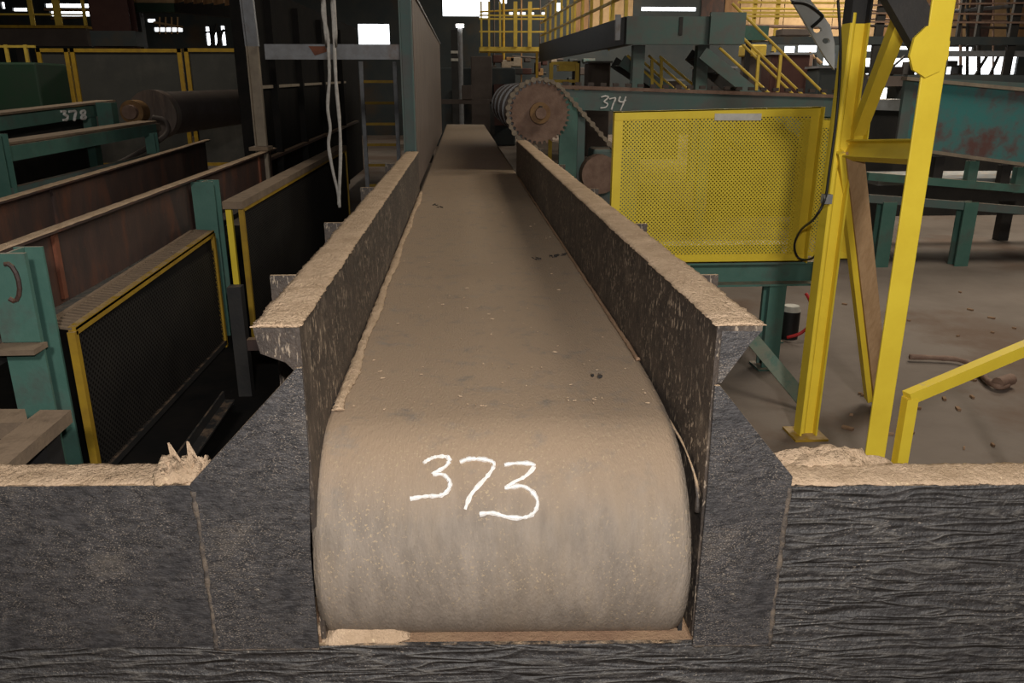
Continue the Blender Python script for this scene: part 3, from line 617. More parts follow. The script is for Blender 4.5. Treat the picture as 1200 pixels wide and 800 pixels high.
MB().box(3.2, 7.5, BYY + 1.1, BYY + 1.2, .45, .75).build('rear_beam', 'dark', bn)
MB().box(3.2, 8.5, BYY + 3.0, BYY + 3.1, 0, .85).build('skirt_wall', 'dark', bn)
# grey sloping hood left of the bin
hd = thing('machine_hood', 'grey sheet hood on a dark base behind the yellow columns', 'hood', (4.6, 9.2, 0))
q0, q1, q2, q3 = qd([(1002, 128), (1058, 130), (1058, 116), (1012, 118)], 8.9)
MB().hexa([q0, q1, q1 + Vector((0, .8, 0)), q0 + Vector((0, .8, 0))], [q3, q2, q2 + Vector((0, .8, 0)), q3 + Vector((0, .8, 0))]).build('hood', 'grey', hd)
MB().box(q0.x, q1.x, 8.95, 9.6, 0, q0.z).build('base', 'dark', hd)

# ================================================================== LEFT: parallel trough conveyor
tc_ = thing('trough_conveyor', 'rusty brown trough conveyor with dusty flanges left of the belt', 'conveyor', (-2.1, 5, 0))
WX = -1.75
def flwall(pts_top, zdrop, name, fl, m='rustwall'):
    (ax, ay, az), (bx, by, bz) = pts_top
    mb = MB(); mb.hexa([(ax, ay, az - zdrop), (ax - .012, ay, az - zdrop), (bx - .012, by, bz - zdrop), (bx, by, bz - zdrop)], [(ax, ay, az), (ax - .012, ay, az), (bx - .012, by, bz), (bx, by, bz)])
    o = mb.build(name, m, tc_)
    mb = MB(); mb.hexa([(ax, ay, az - .012), (ax + fl, ay, az - .012), (bx + fl, by, bz - .012), (bx, by, bz - .012)], [(ax, ay, az), (ax + fl, ay, az), (bx + fl, by, bz), (bx, by, bz)]); mb.build('flange', m, o)
    dust_patch(lambda u, v: (lerp(lerp(ax - .004, ax + fl + .004, v), lerp(bx - .004, bx + fl + .004, v), u), lerp(ay, by, u), lerp(az, bz, u) + .0005), 140, 5, .006, .06, int(-ax * 100)).build('sawdust_layer', 'dust', o, smooth='all', kind='stuff')
    return o
w1 = flwall(((WX, 2.3, 1.03), (WX, 7.5, 1.09)), .33, 'side_wall', .055)
w2 = flwall(((-2.28, 2.6, 1.05), (-2.95, 9.5, 1.05)), .40, 'side_wall', .06, 'rustwall')
for y in (3.42, 5.35, 7.0):
    MB().box(WX, WX + .014, y, y + .035, .72 + (y - 2.3) * .011, 1.015 + (y - 2.3) * .0115).build('rib', 'rustrib', w1)
for y in (3.3, 5.0): 
    xx = -2.28 - .67 * (y - 2.6) / 6.9; MB().box(xx, xx + .014, y, y + .03, .67, 1.03).build('rib', 'rustwall', w2)
MB().hexa([(-2.27, 2.4, .60), (-1.76, 2.4, .60), (-1.76, 7.4, .66), (-2.7, 7.4, .66)], [(-2.27, 2.4, .64), (-1.76, 2.4, .64), (-1.76, 7.4, .70), (-2.7, 7.4, .70)]).build('trough_floor', 'dark', tc_)
for y in (2.98, 5.25):
    lo = y < 4; zt = 1.035 if lo else 1.04
    o = MB().ibeam((-1.66, y, 0), (-1.66, y, zt), .14, .13, .012, (1, 0, 0)).build('post', 'teal', tc_)
    if lo:
        MB().box(-1.73, -1.59, y - .075, y - .065, .70, zt).build('face_plate', 'teal', o)
        c = Vector((-1.655, y - .078, .93)); MB().tube([c + Vector((.03 * math.cos(t), 0, .07 * math.sin(t))) for t in [math.radians(k) for k in range(-120, 130, 25)]], .009, 6).build('drip_scar', 'rustwall', o)
        MB().box(-1.74, -1.575, y - .16, y - .06, .675, .695).build('bracket', 'oldwood', o)
for y in (3.0, 6.5): MB().box(-2.5, -2.4, y, y + .1, 0, .62).build('leg', 'teal', tc_)
# guards hung outside
def floor_guard(x, y0, y1, z0a, z1a, label, cap, yel, fr=.03):
    g = thing('side_guard', label, 'mesh guard', (x, (y0 + y1) / 2, 0))
    z00 = .02
    for y, zz in ((y0, z0a), (y1, z1a)): MB().bar((x, y, z00), (x, y, zz), fr, fr).build('upright', yel, g)
    MB().bar((x, y0, z0a), (x, y1, z1a), fr, fr, (1, 0, 0)).build('rail', yel, g); MB().bar((x, y0, .05), (x, y1, .05), fr, fr, (1, 0, 0)).build('rail', 'dark', g)
    MB().plate([(x - .006, y0, .06), (x - .006, y1, .06), (x - .006, y1, z1a), (x - .006, y0, z0a)], (-1, 0, 0), .004).build('backing', 'black', g)
    m = perforated((x + .004, y0 + .01, .06), (0, 1, 0), (0, 0, 1), y1 - y0 - .02, min(z0a, z1a) - .08, .030, .55, .001); m.build('mesh_sheet', 'darkmesh', g, kind='stuff')
    if cap == 'grate':
        wd = .12; MB().bar((x - wd, y0, z0a + .012), (x - wd, y1, z1a + .012), .02, .02, (1, 0, 0)).build('grate_edge', 'oldwood', g)
        n = 52; m = MB()
        for k in range(n + 1):
            y = lerp(y0, y1, k / n); zz = lerp(z0a, z1a, k / n) + .012; m.bar((x, y, zz), (x - wd, y + .05, zz), .014, .01, (0, 1, 0))
        m.build('grate_slats', 'oldwood', g, kind='stuff')
        MB().bar((x, y0, z0a + .012), (x, y1, z1a + .012), .03, .015, (1, 0, 0)).build('grate_edge', 'oldyellow', g)
    else:
        MB().bar((x - .04, y0 - .04, z0a + .03), (x - .04, y1, z1a + .03), .12, .045, (1, 0, 0)).build('cap_board', 'oldwood', g)
        MB().bar((x - .075, y0, .3), (x - .075, y0, z0a), .035, .03).build('upright', 'yellow', g)
    return g
floor_guard(-1.55, 3.065, 4.92, .69, .755, 'dark mesh guard with slotted top and yellow edge in front of the rusty trough', 'grate', 'oldyellow')
floor_guard(-1.36, 4.93, 9.5, .90, .93, 'dark guard with wide timber capped top left of the belt', 'cap', 'oldyellow')
# timbers lying low at the left
tm = thing('timber_beam', 'dusty flat timber lying slantwise at the foot of the teal post', 'timber', oZ(40, 515, .42))
a0, a1, a2, a3 = oZ(47, 480, .56), oZ(83, 480, .56), oZ(-6, 556, .56), oZ(-40, 545, .56)
MB().hexa([v - Vector((0, 0, .045)) for v in (a0, a1, a2, a3)], [a0, a1, a2, a3]).build('plank', 'oldwood', tm)
MB().box(a2.x - .05, a2.x + .15, a2.y + .03, a2.y + .13, 0, .515).build('support', 'dark', tm); MB().box(a0.x - .05, a0.x + .05, a0.y - .1, a0.y, 0, .515).build('support', 'dark', tm)
tm2 = thing('timber_beam', 'short dusty timber end at the left edge behind the slanting timber', 'timber', oZ(10, 490, .3))
a0, a1, a2, a3 = oZ(-30, 479, .50), oZ(29, 479, .50), oZ(33, 494, .50), oZ(-30, 497, .50)
MB().hexa([v - Vector((0, 0, .06)) for v in (a0, a1, a2, a3)], [a0, a1, a2, a3]).build('plank', 'oldwood', tm2)
MB().box(a2.x - .2, a2.x - .05, a2.y + .0, a2.y + .06, 0, .44).build('support', 'dark', tm2)
tag(MB().box(-3.4, -.5, 1.85, 9.8, 0, .012).build('shade_plate', 'black'), 'black floor plate added as painted shade under the left conveyors', 'floor plate')  # near-black plate added to stand in for shade on the floor here
# machine clutter low between guard and belt
ck = thing('cross_brace', 'dark steel angle braces low between the mesh guard and the belt', 'brace', (-1.1, 3.4, 0))
MB().angle(oX(262, 470, -1.1), oX(205, 550, -1.1), .05, .008).build('angle_bar', 'dark', ck)
a = oX(285, 420, -1.2); MB().bar((a.x, a.y, 0), (a.x, a.y, .62), .07, .07).build('post', 'dark', ck); MB().bar((-1.2, a.y, .3), (-.5, a.y, .3), .05, .06, (0, 1, 0)).build('tie_bar', 'rustwall', ck)

# ================================================================== LEFT: steel post, cross beam, ropes, dark hopper
sp_ = thing('steel_post', 'dust coated upright steel post at the far end of the rusty trough', 'post', (-1.76, 7.3, 0))
MB().chan((-1.76, 7.25, 0), (-1.76, 7.25, 1.95), .10, .05, .01, (1, 0, 0)).build('post', 'postmat', sp_)
MB().chan((-1.765, 7.28, 1.95), (-1.80, 7.28, 3.2), .11, .05, .01, (1, 0, 0)).build('post_top', 'galv', sp_)
MB().box(-1.84, -1.68, 7.1, 7.3, 1.095, 1.125).build('foot_plate', 'oldwood', sp_)
bm2 = thing('cross_beam', 'galvanised channel beam spanning from the dusty post to the tall panel', 'beam', (-1.1, 7.4, 1.85))
MB().chan((-1.69, 7.36, 1.912), (-.47, 7.36, 1.914), .125, .05, .01, (0, 0, 1)).build('channel', 'galv', bm2)
p = oY(361, 54, 7.34); q = oY(384, 65, 7.34); MB().plate([(p.x, 7.352, p.z), (q.x, 7.352, p.z), (q.x - .01, 7.352, q.z + .03), (p.x + .05, 7.352, q.z), (p.x + .02, 7.352, q.z + .05)], (0, -1, 0), .003).build('rust_patch', 'rustrib', bm2)
for i, (pp, lab) in enumerate((([(377, -40), (378, 0), (379, 20), (384, 40), (385, 60), (386, 90), (384, 125), (387, 150), (385, 170), (390, 200), (396, 225), (398, 243)], 'pale rope with kinks hanging left of its straighter neighbour'), ([(389, -40), (389, 0), (391, 30), (392, 60), (394, 100), (398, 145), (399, 180), (398, 215), (397, 240)], 'straighter pale rope hanging before the dark hopper'))):
    r_ = thing('hanging_rope', lab, 'rope', oY(*pp[-1], 5.0), 'ropes hanging before the hopper'); pts = [oY(a, b_, 5.0) for a, b_ in pp]; pts = [Vector((pts[0].x, 5.0, 7.5))] + pts
    m = MB(); m.tube(smoothpath(pts, 5), .010, 8, .12); m.build('rope', 'rope', r_, smooth='all')
hp = thing('dark_hopper', 'large blackened steel hopper wall beyond the dusty post', 'hopper', (-2.2, 12, 0))
MB().plate([(-1.95, 8.0, .1), (-1.95, 16, .1), (-1.95, 16, 2.7), (-1.95, 8.0, 2.55)], (-1, 0, 0), .02).build('side_sheet', 'black', hp)
MB().plate([(-2.12, 8.0, .1), (-1.95, 8.0, .1), (-1.95, 8.0, 2.55), (-2.12, 8.0, 2.55)], (0, 1, 0), .02).build('end_sheet', 'black', hp)
for y in (8.6, 10, 11.6, 13.4): MB().box(-1.95, -1.88, y, y + .09, .1, 2.5).build('stiffener', 'black', hp)
MB().bar((-1.93, 8.0, 1.62), (-1.93, 14, 1.72), .02, .03, (1, 0, 0)).build('seam_bar', 'postmat', hp)
MB().bar((-1.90, 8.0, .95), (-1.90, 15, 1.05), .06, .03, (1, 0, 0)).build('ledge', 'rustwall', hp)
ld = thing('yellow_ladder', 'short yellow runged ladder behind the tall panel post', 'ladder', (-1.0, 11, 0))
for x in (-1.30, -.86): MB().bar((x, 11, 0), (x, 11, 1.95), .05, .05).build('stile', 'galv', ld)
for k in range(6): MB().bar((-1.3, 11, .35 + k * .27), (-.86, 11, .35 + k * .27), .03, .035, (0, 1, 0)).build('rung', 'oldyellow', ld)

# ================================================================== LEFT: conveyor 378
c8 = thing('roller_conveyor', 'teal framed conveyor chalked 378 with rusty bearing and drum at far left', 'conveyor', (-4, 9, 0))
MB().chan((-4.20, 6.2, 1.255), (-4.20, 9.75, 1.37), .125, .07, .012, (0, 0, 1)).build('upper_chord', 'teal', c8)
MB().bar((-4.28, 6.2, 1.34), (-4.28, 10.2, 1.47), .22, .02, (1, 0, 0)).build('top_board', 'oldwood', c8)
MB().chan((-3.62, 6.45, 1.105), (-3.62, 9.9, 1.155), .12, .07, .012, (0, 0, 1)).build('lower_chord', 'teal', c8)
MB().bar((-3.75, 6.45, 1.18), (-3.75, 10.0, 1.235), .22, .02, (1, 0, 0)).build('ledge_board', 'oldwood', c8)
MB().ibeam((-3.62, 6.55, 0), (-3.62, 6.55, 1.27), .11, .11, .012, (1, 0, 0)).build('leg', 'teal', c8)
MB().ibeam((-3.62, 9.7, 0), (-3.62, 9.7, 1.12), .11, .11, .012, (1, 0, 0)).build('leg', 'teal', c8)
MB().box(-4.30, -4.21, 9.55, 9.7, 0, 1.30).build('leg', 'teal', c8); MB().box(-4.16, -3.99, 9.62, 9.78, 1.14, 1.46).build('upright', 'teal', c8)
MB().bar((-3.62, 6.5, .80), (-3.62, 9.8, .84), .06, .10, (1, 0, 0)).build('stretcher', 'tealdull', c8); MB().bar((-3.62, 6.5, .62), (-3.62, 9.8, .66), .05, .05, (1, 0, 0)).build('stretcher', 'teal', c8)
MB().plate([(-4.35, 6.3, .5), (-4.35, 10, .5), (-4.35, 10, 1.4), (-4.35, 6.3, 1.27)], (-1, 0, 0), .02).build('inner_sheet', 'dark', c8)
bh = MB().cyl((-4.0, 10.2, 1.34), (-4.0, 10.42, 1.34), .14, 24).build('bearing_housing', 'ochre', c8, smooth=True)
MB().cyl((-4.0, 10.12, 1.34), (-4.0, 10.25, 1.34), .085, 20).build('bearing_cap', 'rust', bh, smooth=True); MB().box(-4.2, -3.75, 10.15, 10.4, 1.12, 1.20).build('pillow_block', 'postmat', bh)
MB().cyl((-3.85, 10.5, 1.30), (-3.55, 14.2, 1.34), .27, 36).build('drum', 'greybrown', c8, smooth=True); MB().cyl((-3.85, 10.45, 1.30), (-3.84, 10.62, 1.30), .30, 36).build('drum_flange', 'panel', c8, smooth=True)
MB().tube(smoothpath([(-3.72, 10.1, 1.28), (-3.58, 10.1, 1.24), (-3.56, 10.05, 1.10), (-3.68, 9.9, .98), (-3.78, 9.3, .85), (-3.9, 8.8, .74)], 6), .03, 8).build('hose', 'greybrown', c8, smooth='all')
for st in ([(570, 325), (612, 325), (597, 352), (632, 366), (625, 400), (590, 405)], [(645, 327), (680, 322), (712, 325), (702, 365), (694, 410)], [(795, 318), (768, 320), (757, 342), (795, 365), (802, 385), (775, 395), (760, 380), (790, 350), (800, 325)]):
    sp = smoothpath([oX(a / 8, 90 + b_ / 8, -4.195) for a, b_ in st], 4); MB().tube(sp, .014, 6, .2).build('chalk_numeral', 'chalk', c8)

# ================================================================== FAR LEFT: yellow framed screens, catwalk, column, fascia
def screen(x0, x1, y, z0, z1, label):
    g = thing('framed_screen', label, 'screen', ((x0 + x1) / 2, y, 0), 'yellow framed screens at the far left')
    for x in (x0 + .04, x1 - .04): MB().bar((x, y, 0), (x, y, z1), .07, .05).build('upright', 'oldyellow', g)
    MB().bar((x0, y, z1 - .03), (x1, y, z1 - .03), .05, .06, (0, 1, 0)).build('rail', 'oldyellow', g); MB().bar((x0, y, .3), (x1, y, .3), .05, .06, (0, 1, 0)).build('rail', 'oldyellow', g)
    MB().box(x0 + .07, x1 - .07, y + .01, y + .02, .3, z1 - .05).build('sheet', 'screen', g)
screen(-7.35, -6.80, 15, 0, 2.28, 'narrow yellow framed grey screen, leftmost of the row'); screen(-6.78, -4.88, 15, 0, 2.28, 'wide yellow framed grey screen behind the 378 drum'); screen(-4.84, -2.9, 15, 0, 2.29, 'yellow framed grey screen ending behind the dusty post')
cbx = oY(41, 73, 13); MB_ = MB().box(-9.5, cbx.x, 13, 14, 0, cbx.z); tag(MB_.build('teal_cabinet', 'green', bevel=.03), 'dark green machine cabinet at the left edge beside the screens', 'cabinet')
yf = thing('low_railing', 'small yellow railing above the dark green cabinet', 'railing', (-8.5, 15.2, 0))
for x in (-8.2, -7.95, -7.62): MB().bar((x, 15.2, 0), (x, 15.2, 2.35), .05, .05).build('post', 'yrail', yf)
MB().bar((-9.6, 15.2, 2.32), (-7.45, 15.2, 2.32), .04, .04, (0, 1, 0)).build('rail', 'yrail', yf); MB().bar((-9.6, 15.2, 2.0), (-7.45, 15.2, 2.0), .04, .04, (0, 1, 0)).build('rail', 'yrail', yf)
cw = thing('left_catwalk', 'grey brown catwalk girder with yellow railing high at far left', 'catwalk', (-9.3, 20, 0))
a = oY(-60, 27, 20); bq = oY(104, 54, 20); MB().box(a.x, bq.x, 20, 20.3, bq.z, a.z - .1).build('girder', 'greybrown', cw)
MB().box(a.x, bq.x, 19.95, 20.5, a.z - .1, a.z - .04).build('deck_edge', 'oldyellow', cw)
for px in (-20, 35, 64, 68, 97):
    c = oY(px, 20, 20); MB().bar((c.x, 20.1, a.z - .05), (c.x, 20.1, a.z + 1.1), .09 if px in (64, 35) else .06, .06).build('rail_post', 'yrail', cw)
for dz in (.55, 1.05, .2): MB().bar((a.x, 20.1, a.z + dz), (bq.x, 20.1, a.z + dz), .04, .04, (0, 1, 0)).build('rail', 'yrail', cw)
MB().box(-10.3, -10.1, 20.1, 20.3, 0, bq.z).build('leg', 'dark', cw); MB().box(-8.4, -8.2, 20.1, 20.3, 0, bq.z).build('leg', 'dark', cw)
c0 = oY(106, 20, 18.5); c1 = oY(146, 20, 18.5); mb = MB(); mb.ibeam((c0.x + .4, 18.7, 0), (c0.x + .4, 18.7, 7.5), .8, .4, .04, (1, 0, 0)); tag(mb.build('building_column', 'maroon'), 'dark maroon building column at upper left', 'column')
db = oY(105, 36, 17.5); dbb = oY(160, 54, 17.5); k = thing('ceiling_duct', 'dark box duct behind the yellow framed screens', 'duct', (db.x, 17.5, 0)); MB().box(db.x, dbb.x, 17.5, 18, dbb.z, db.z).build('duct', 'wallsteel', k); MB().box(db.x + .3, db.x + .45, 17.6, 17.75, 0, dbb.z).build('support', 'dark', k)
fx = thing('green_gallery', 'dark green gallery girder with tan wall panels at upper left', 'gallery', (-4.5, 21, 0))
a = oY(146, 3, 21); bq = oY(205, 14, 21); c = oY(292, 22, 17)
MB().box(a.x, bq.x, 21, 21.4, bq.z, a.z).build('girder', 'green', fx); MB().hexa([(bq.x, 21, bq.z), (c.x, 17, c.z), (c.x, 17.3, c.z), (bq.x, 21.4, bq.z)], [(bq.x, 21, a.z), (c.x, 17, oY(292, 8, 17).z), (c.x, 17.3, oY(292, 8, 17).z), (bq.x, 21.4, a.z)]).build('girder', 'dark', fx)
for i in range(7):
    u0, u1 = i / 7, (i + .93) / 7; p = lerp(Vector((bq.x, 21.1, 0)), Vector((c.x, 17.1, 0)), u0); q = lerp(Vector((bq.x, 21.1, 0)), Vector((c.x, 17.1, 0)), u1); zt = lerp(a.z, oY(292, 8, 17).z, u0)
    MB().hexa([(p.x, p.y, zt), (q.x, q.y, zt), (q.x, q.y + .05, zt), (p.x, p.y + .05, zt)], [(p.x, p.y, 5.5), (q.x, q.y, 5.5), (q.x, q.y + .05, 5.5), (p.x, p.y + .05, 5.5)]).build('wall_panel', 'siding', fx)
MB().box(a.x, bq.x, 21.05, 21.1, a.z, 5.5).build('wall_panel', 'siding2', fx); MB().box(a.x, a.x + .3, 21.05, 21.3, 0, bq.z).build('leg', 'dark', fx); MB().box(c.x + .05, c.x + .3, 17.05, 17.3, 0, c.z).build('leg', 'galv', fx)

# ================================================================== FAR END of the belt
fe = thing('light_pole', 'pale pole carrying a small lit lamp at the far end of the belt', 'lamp pole', (0, 22, 0))
p = oY(539, 32, 22); MB().cyl((p.x, 22, 0), (p.x, 22, p.z), .06, 12).build('pole', 'galv', fe, smooth=True); MB().box(p.x - .1, p.x + .1, 21.9, 22.1, p.z, p.z + .07).build('lamp_lens', 'glow', fe)
dc = thing('dark_column', 'dark machine column with pale bands left of the light pole', 'column', (oY(532, 80, 21).x, 21, 0)); p = oY(532, 35, 21)
MB().box(p.x - .08, p.x + .08, 21, 21.2, 0, p.z).build('column', 'dark', dc)
for py in (61, 70): z = oY(532, py, 21).z; MB().box(p.x - .09, p.x + .09, 20.98, 21.22, z - .03, z + .03).build('band', 'white', dc)
cr = thing('crossbar_frame', 'dusty horizontal bar frame across the far end of the belt', 'frame', (0, 18.5, 0))
z = oY(540, 119, 18.5).z; MB().bar((-.75, 18.5, z), (.75, 18.5, z), .1, .10, (0, 1, 0)).build('bar', 'greybrown', cr)
for x in (-.7, .7): MB().bar((x, 18.5, 0), (x, 18.5, z), .1, .1).build('leg', 'dark', cr)
bx_ = thing('control_box', 'small grey brown box on the bar at the far end', 'box', (.1, 18.5, z + .05)); MB().box(.02, .25, 18.4, 18.6, z + .05, z + .35).build('body', 'greybrown', bx_, bevel=.01)
fw_ = thing('far_machine', 'dark machine housing beyond the far end of the belt', 'machine', (0, 24, 0)); MB().box(-1.2, 1.6, 24, 25, 0, 2.2).build('housing', 'wallsteel', fw_, bevel=.05); MB().box(.3, .9, 23.6, 24, 0, 2.5).build('stack', 'greybrown', fw_, bevel=.03)
MB().box(-.25, .1, 23.8, 24, 0, 1.6).build('door', 'dark', fw_); MB().box(.95, 1.5, 23.7, 24, .6, 1.75).build('cover', 'maroon', fw_)

# ================================================================== RIGHT BACK: catwalk, stairs and railings
cat = thing('catwalk', 'grey teal overhead catwalk with yellow balusters above the transfer deck', 'catwalk', (3.8, 14, 0))
zb, zt = 2.33, 2.77
MB().chan((2.80, 14.0, (zb + zt) / 2), (4.80, 14.0, (zb + zt) / 2), zt - zb, .12, .02, (0, 0, 1)).build('front_girder', 'tealdull', cat)
MB().box(4.20, 4.80, 13.9, 14.0, zb, zt + .06).build('end_block', 'tealdull', cat)
MB().box(oY(796, 30, 13.99).x, oY(800, 30, 13.99).x, 13.98, 14.0, oY(796, 41, 13.99).z, zt - .01).build('slot_cover', 'dark', cat)
MB().hexa([(2.78, 14.1, zb), (2.9, 14.1, zb), (2.62, 26.4, zb + .12), (2.5, 26.4, zb + .12)], [(2.78, 14.1, zt), (2.9, 14.1, zt), (2.62, 26.4, zt + .2), (2.5, 26.4, zt + .2)]).build('side_girder', 'dark', cat)
MB().hexa([(2.9, 14.1, zt - .06), (4.8, 14.1, zt - .06), (4.8, 26.4, zt + .04), (2.6, 26.4, zt + .04)], [(2.9, 14.1, zt), (4.8, 14.1, zt), (4.8, 26.4, zt + .1), (2.6, 26.4, zt + .1)]).build('deck_grating', 'dark', cat)
MB().box(4.1, 4.3, 14.2, 14.4, 0, zb).build('support_column', 'tealdull', cat); MB().box(3.0, 3.2, 14.3, 14.5, 0, zb).build('support_column', 'tealdull', cat); MB().box(3.0, 3.2, 22, 22.2, 0, zb).build('support_column', 'dark', cat)
for i in range(11):
    y = 14.3 + i * 1.1; x = lerp(2.84, 2.56, (y - 14) / 12.4); MB().bar((x, y, zb + .2), (x, y, zt + 1.15), .06, .06).build('baluster', 'yrail', cat)
for dz in (.35, .72, 1.12): MB().bar((2.84, 14.2, zt + dz), (2.56, 26.4, zt + dz + .1), .045, .045, (1, 0, 0)).build('rail', 'yrail', cat)
for i in range(6): x = 3.2 + i * .3; MB().bar((x, 26.2, zt), (x, 26.2, zt + 1.3), .05, .05).build('baluster', 'yrail', cat)
dx_ = oY(725, 17, 13.9); MB().box(dx_.x - .04, dx_.x + .04, 13.9, 14.0, oY(725, 47, 13.9).z, oY(725, 17, 13.9).z).build('toe_plate', 'galv', cat)
for (pxa, pya, pxb, pyb, y0, rails, posts, lab) in (
    (815, 55, 886, 112, 14.0, [(843, 56, 902, 110), (868, 50, 938, 119), (868, 42, 951, 121), (858, 4, 974, 118)], [(889, 64, 886, 106), (915, 64, 911, 108)], 'right grey teal stair with four yellow handrails'),
    (720, 65, 790, 112, 15.2, [(735, 65, 782, 109), (745, 65, 796, 109), (760, 65, 811, 109), (773, 66, 826, 111)], [(764, 70, 764, 102), (775, 68, 775, 106)], 'left grey teal stair descending under the catwalk')):
    s = thing('steel_stair', lab, 'stair', (oY(pxb, pyb, y0).x, y0, 0), 'stairs below the catwalk')
    a = oY(pxa, pya, y0); bq = oY(pxb, pyb, y0); d = (bq - a) / (a.z - bq.z); e = bq + d * bq.z
    for dy in (0, .85):
        o = Vector((0, dy, 0)); MB().bar(lerp(a, e, .04) + o, e + o, .05, .21, (0, 1, 0)).build('stringer', 'tealdull' if dy == 0 else 'dark', s)
    for k in range(9):
        c = lerp(a, e, (k + .7) / 9.4); MB().box(c.x - .12, c.x + .12, y0 + .03, y0 + .82, c.z - .015, c.z + .015).build('tread', 'dark', s)
    for i, (x0, ya, x1, yb) in enumerate(rails):
        yy = y0 + (.85 if i in (1, 2) else -.02); p = oY(x0, ya, yy); q = oY(x1, yb, yy); MB().cyl(p, q + (q - p) * .35, .024, 8).build('handrail', 'yrail', s, smooth=True)
    for (x0, ya, x1, yb) in posts:
        p = oY(x0, ya, y0 - .02); q = oY(x1, yb, y0 - .02); MB().bar(p, q, .05, .04).build('rail_post', 'yrail', s)
pf = thing('far_platform', 'distant yellow railed platform near the end of the belt', 'platform', (1.2, 27, 0))
PY = 27.0
a = oY(562, 60, PY); bq = oY(640, 55, PY); MB().box(a.x, bq.x, PY, PY + 1.2, a.z, bq.z).build('toe_board', 'yrail', pf)
for px in (564, 573, 586, 604, 621): c = oY(px, 20, PY); MB().bar((c.x, PY, bq.z), (c.x, PY, bq.z + 1.35), .06 if px < 600 else .12, .06).build('rail_post', 'yrail', pf)
for py in (37, 18, 22): c = oY(570, py, PY); MB().bar((a.x, PY, c.z), (bq.x, PY, c.z), .05, .05, (0, 1, 0)).build('rail', 'yrail', pf)
for px in (573, 630): c = oY(px, 20, PY); MB().bar((c.x, PY + .1, 0), (c.x, PY + .1, a.z), .08, .08).build('leg', 'oldyellow', pf)
ygb = thing('machine_guard', 'yellow machine guard box with open frame under the catwalk', 'machine guard', (2.6, 18, 0))
p = oY(655, 72, 18); q = oY(674, 83, 18); MB().box(p.x, q.x, 18, 18.4, q.z, p.z).build('cover', 'yrail', ygb); p2 = oY(646, 74, 18); q2 = oY(676, 95, 18)
for x in (p2.x, q2.x): MB().bar((x, 18, 0), (x, 18, p2.z), .08, .08).build('leg', 'yrail', ygb)
for z in (q2.z, p2.z): MB().bar((p2.x, 18, z), (q2.x, 18, z), .06, .06, (0, 1, 0)).build('rail', 'yrail', ygb)
# distant gallery on the right with railing
gy = 24.0
gal = thing('right_gallery', 'long dark gallery girder with thin yellow railing at upper right', 'gallery', (14, gy, 0))
a = oY(905, 42, gy); bq = oY(1300, 53, gy); MB().box(a.x, bq.x, gy, gy + .3, bq.z, a.z).build('girder', 'wallsteel', gal)
z2 = oY(1100, 60, gy).z; z3 = oY(1100, 66, gy).z; MB().box(oY(1085, 0, gy).x, bq.x, gy + .1, gy + .2, z3, z2 + .02).build('girder', 'galv', gal)
for px in (885, 912, 1034, 1082, 1128, 1150, 1193): c = oY(px, 20, gy); MB().bar((c.x, gy + .1, 0 if px in (1034, 1193, 912) else a.z), (c.x, gy + .1, 5.6), .25 if px in (1034, 1193) else .10, .1).build('post', 'dark' if px > 1000 else 'yrail', gal)
for py in (3, 15, 19): c = oY(900, py, gy); MB().bar((oY(865, py, gy).x, gy, c.z), (oY(1000, py, gy).x, gy, c.z), .06, .06, (0, 1, 0)).build('rail', 'yrail', gal)
for py in (7, 16, 26): c = oY(1100, py, gy); MB().bar((oY(1000, py, gy).x, gy, c.z), (bq.x, gy, c.z + (.15 if py == 7 else 0)), .05, .05, (0, 1, 0)).build('pipe', 'rust', gal)
lw = thing('low_machine_row', 'dark low machine housings beneath the right gallery windows', 'machine', (14, 22, 0))
zt_ = oY(1100, 88, 22).z; MB().box(oY(985, 88, 22).x, oY(1027, 88, 22).x, 22, 23, 0, oY(1000, 92, 22).z).build('housing', 'dark', lw); MB().box(oY(1064, 88, 22).x, oY(1280, 88, 22).x, 22, 23, 0, zt_).build('housing', 'wallsteel', lw)
MB().box(oY(1020, 112, 22).x, oY(1064, 88, 22).x, 22.2, 23, 0, oY(1040, 119, 22).z).build('housing', 'dark', lw); MB().box(oY(1020, 98, 22).x, oY(1064, 88, 22).x, 22.2, 22.6, oY(1040, 101, 22).z, oY(1040, 89, 22).z).build('bridge', 'greybrown', lw)
tb = thing('teal_junction_box', 'small teal box beside the yellow rail right of the catwalk', 'box', (0, 0, 0)); p = oY(874, 30, 18); q = oY(900, 47, 18); tb.location = (p.x, 18, 0)
MB().box(p.x, q.x, 18, 18.5, q.z, p.z).build('box', 'teal', tb); MB().box(p.x + .1, p.x + .2, 18.1, 18.2, 0, q.z).build('post', 'dark', tb)
ym = thing('yellow_machine', 'yellow machine casing seen through the stair handrails', 'machine', (0, 0, 0)); p = oY(876, 52, 19); q = oY(898, 66, 19); ym.location = (p.x, 19, 0)
MB().box(p.x, q.x, 19, 19.6, q.z, p.z).build('casing', 'yrail', ym, bevel=.03); MB().box(p.x + .05, q.x - .05, 19.1, 19.5, 0, q.z).build('stand', 'greybrown', ym)
rd = random.Random(5)
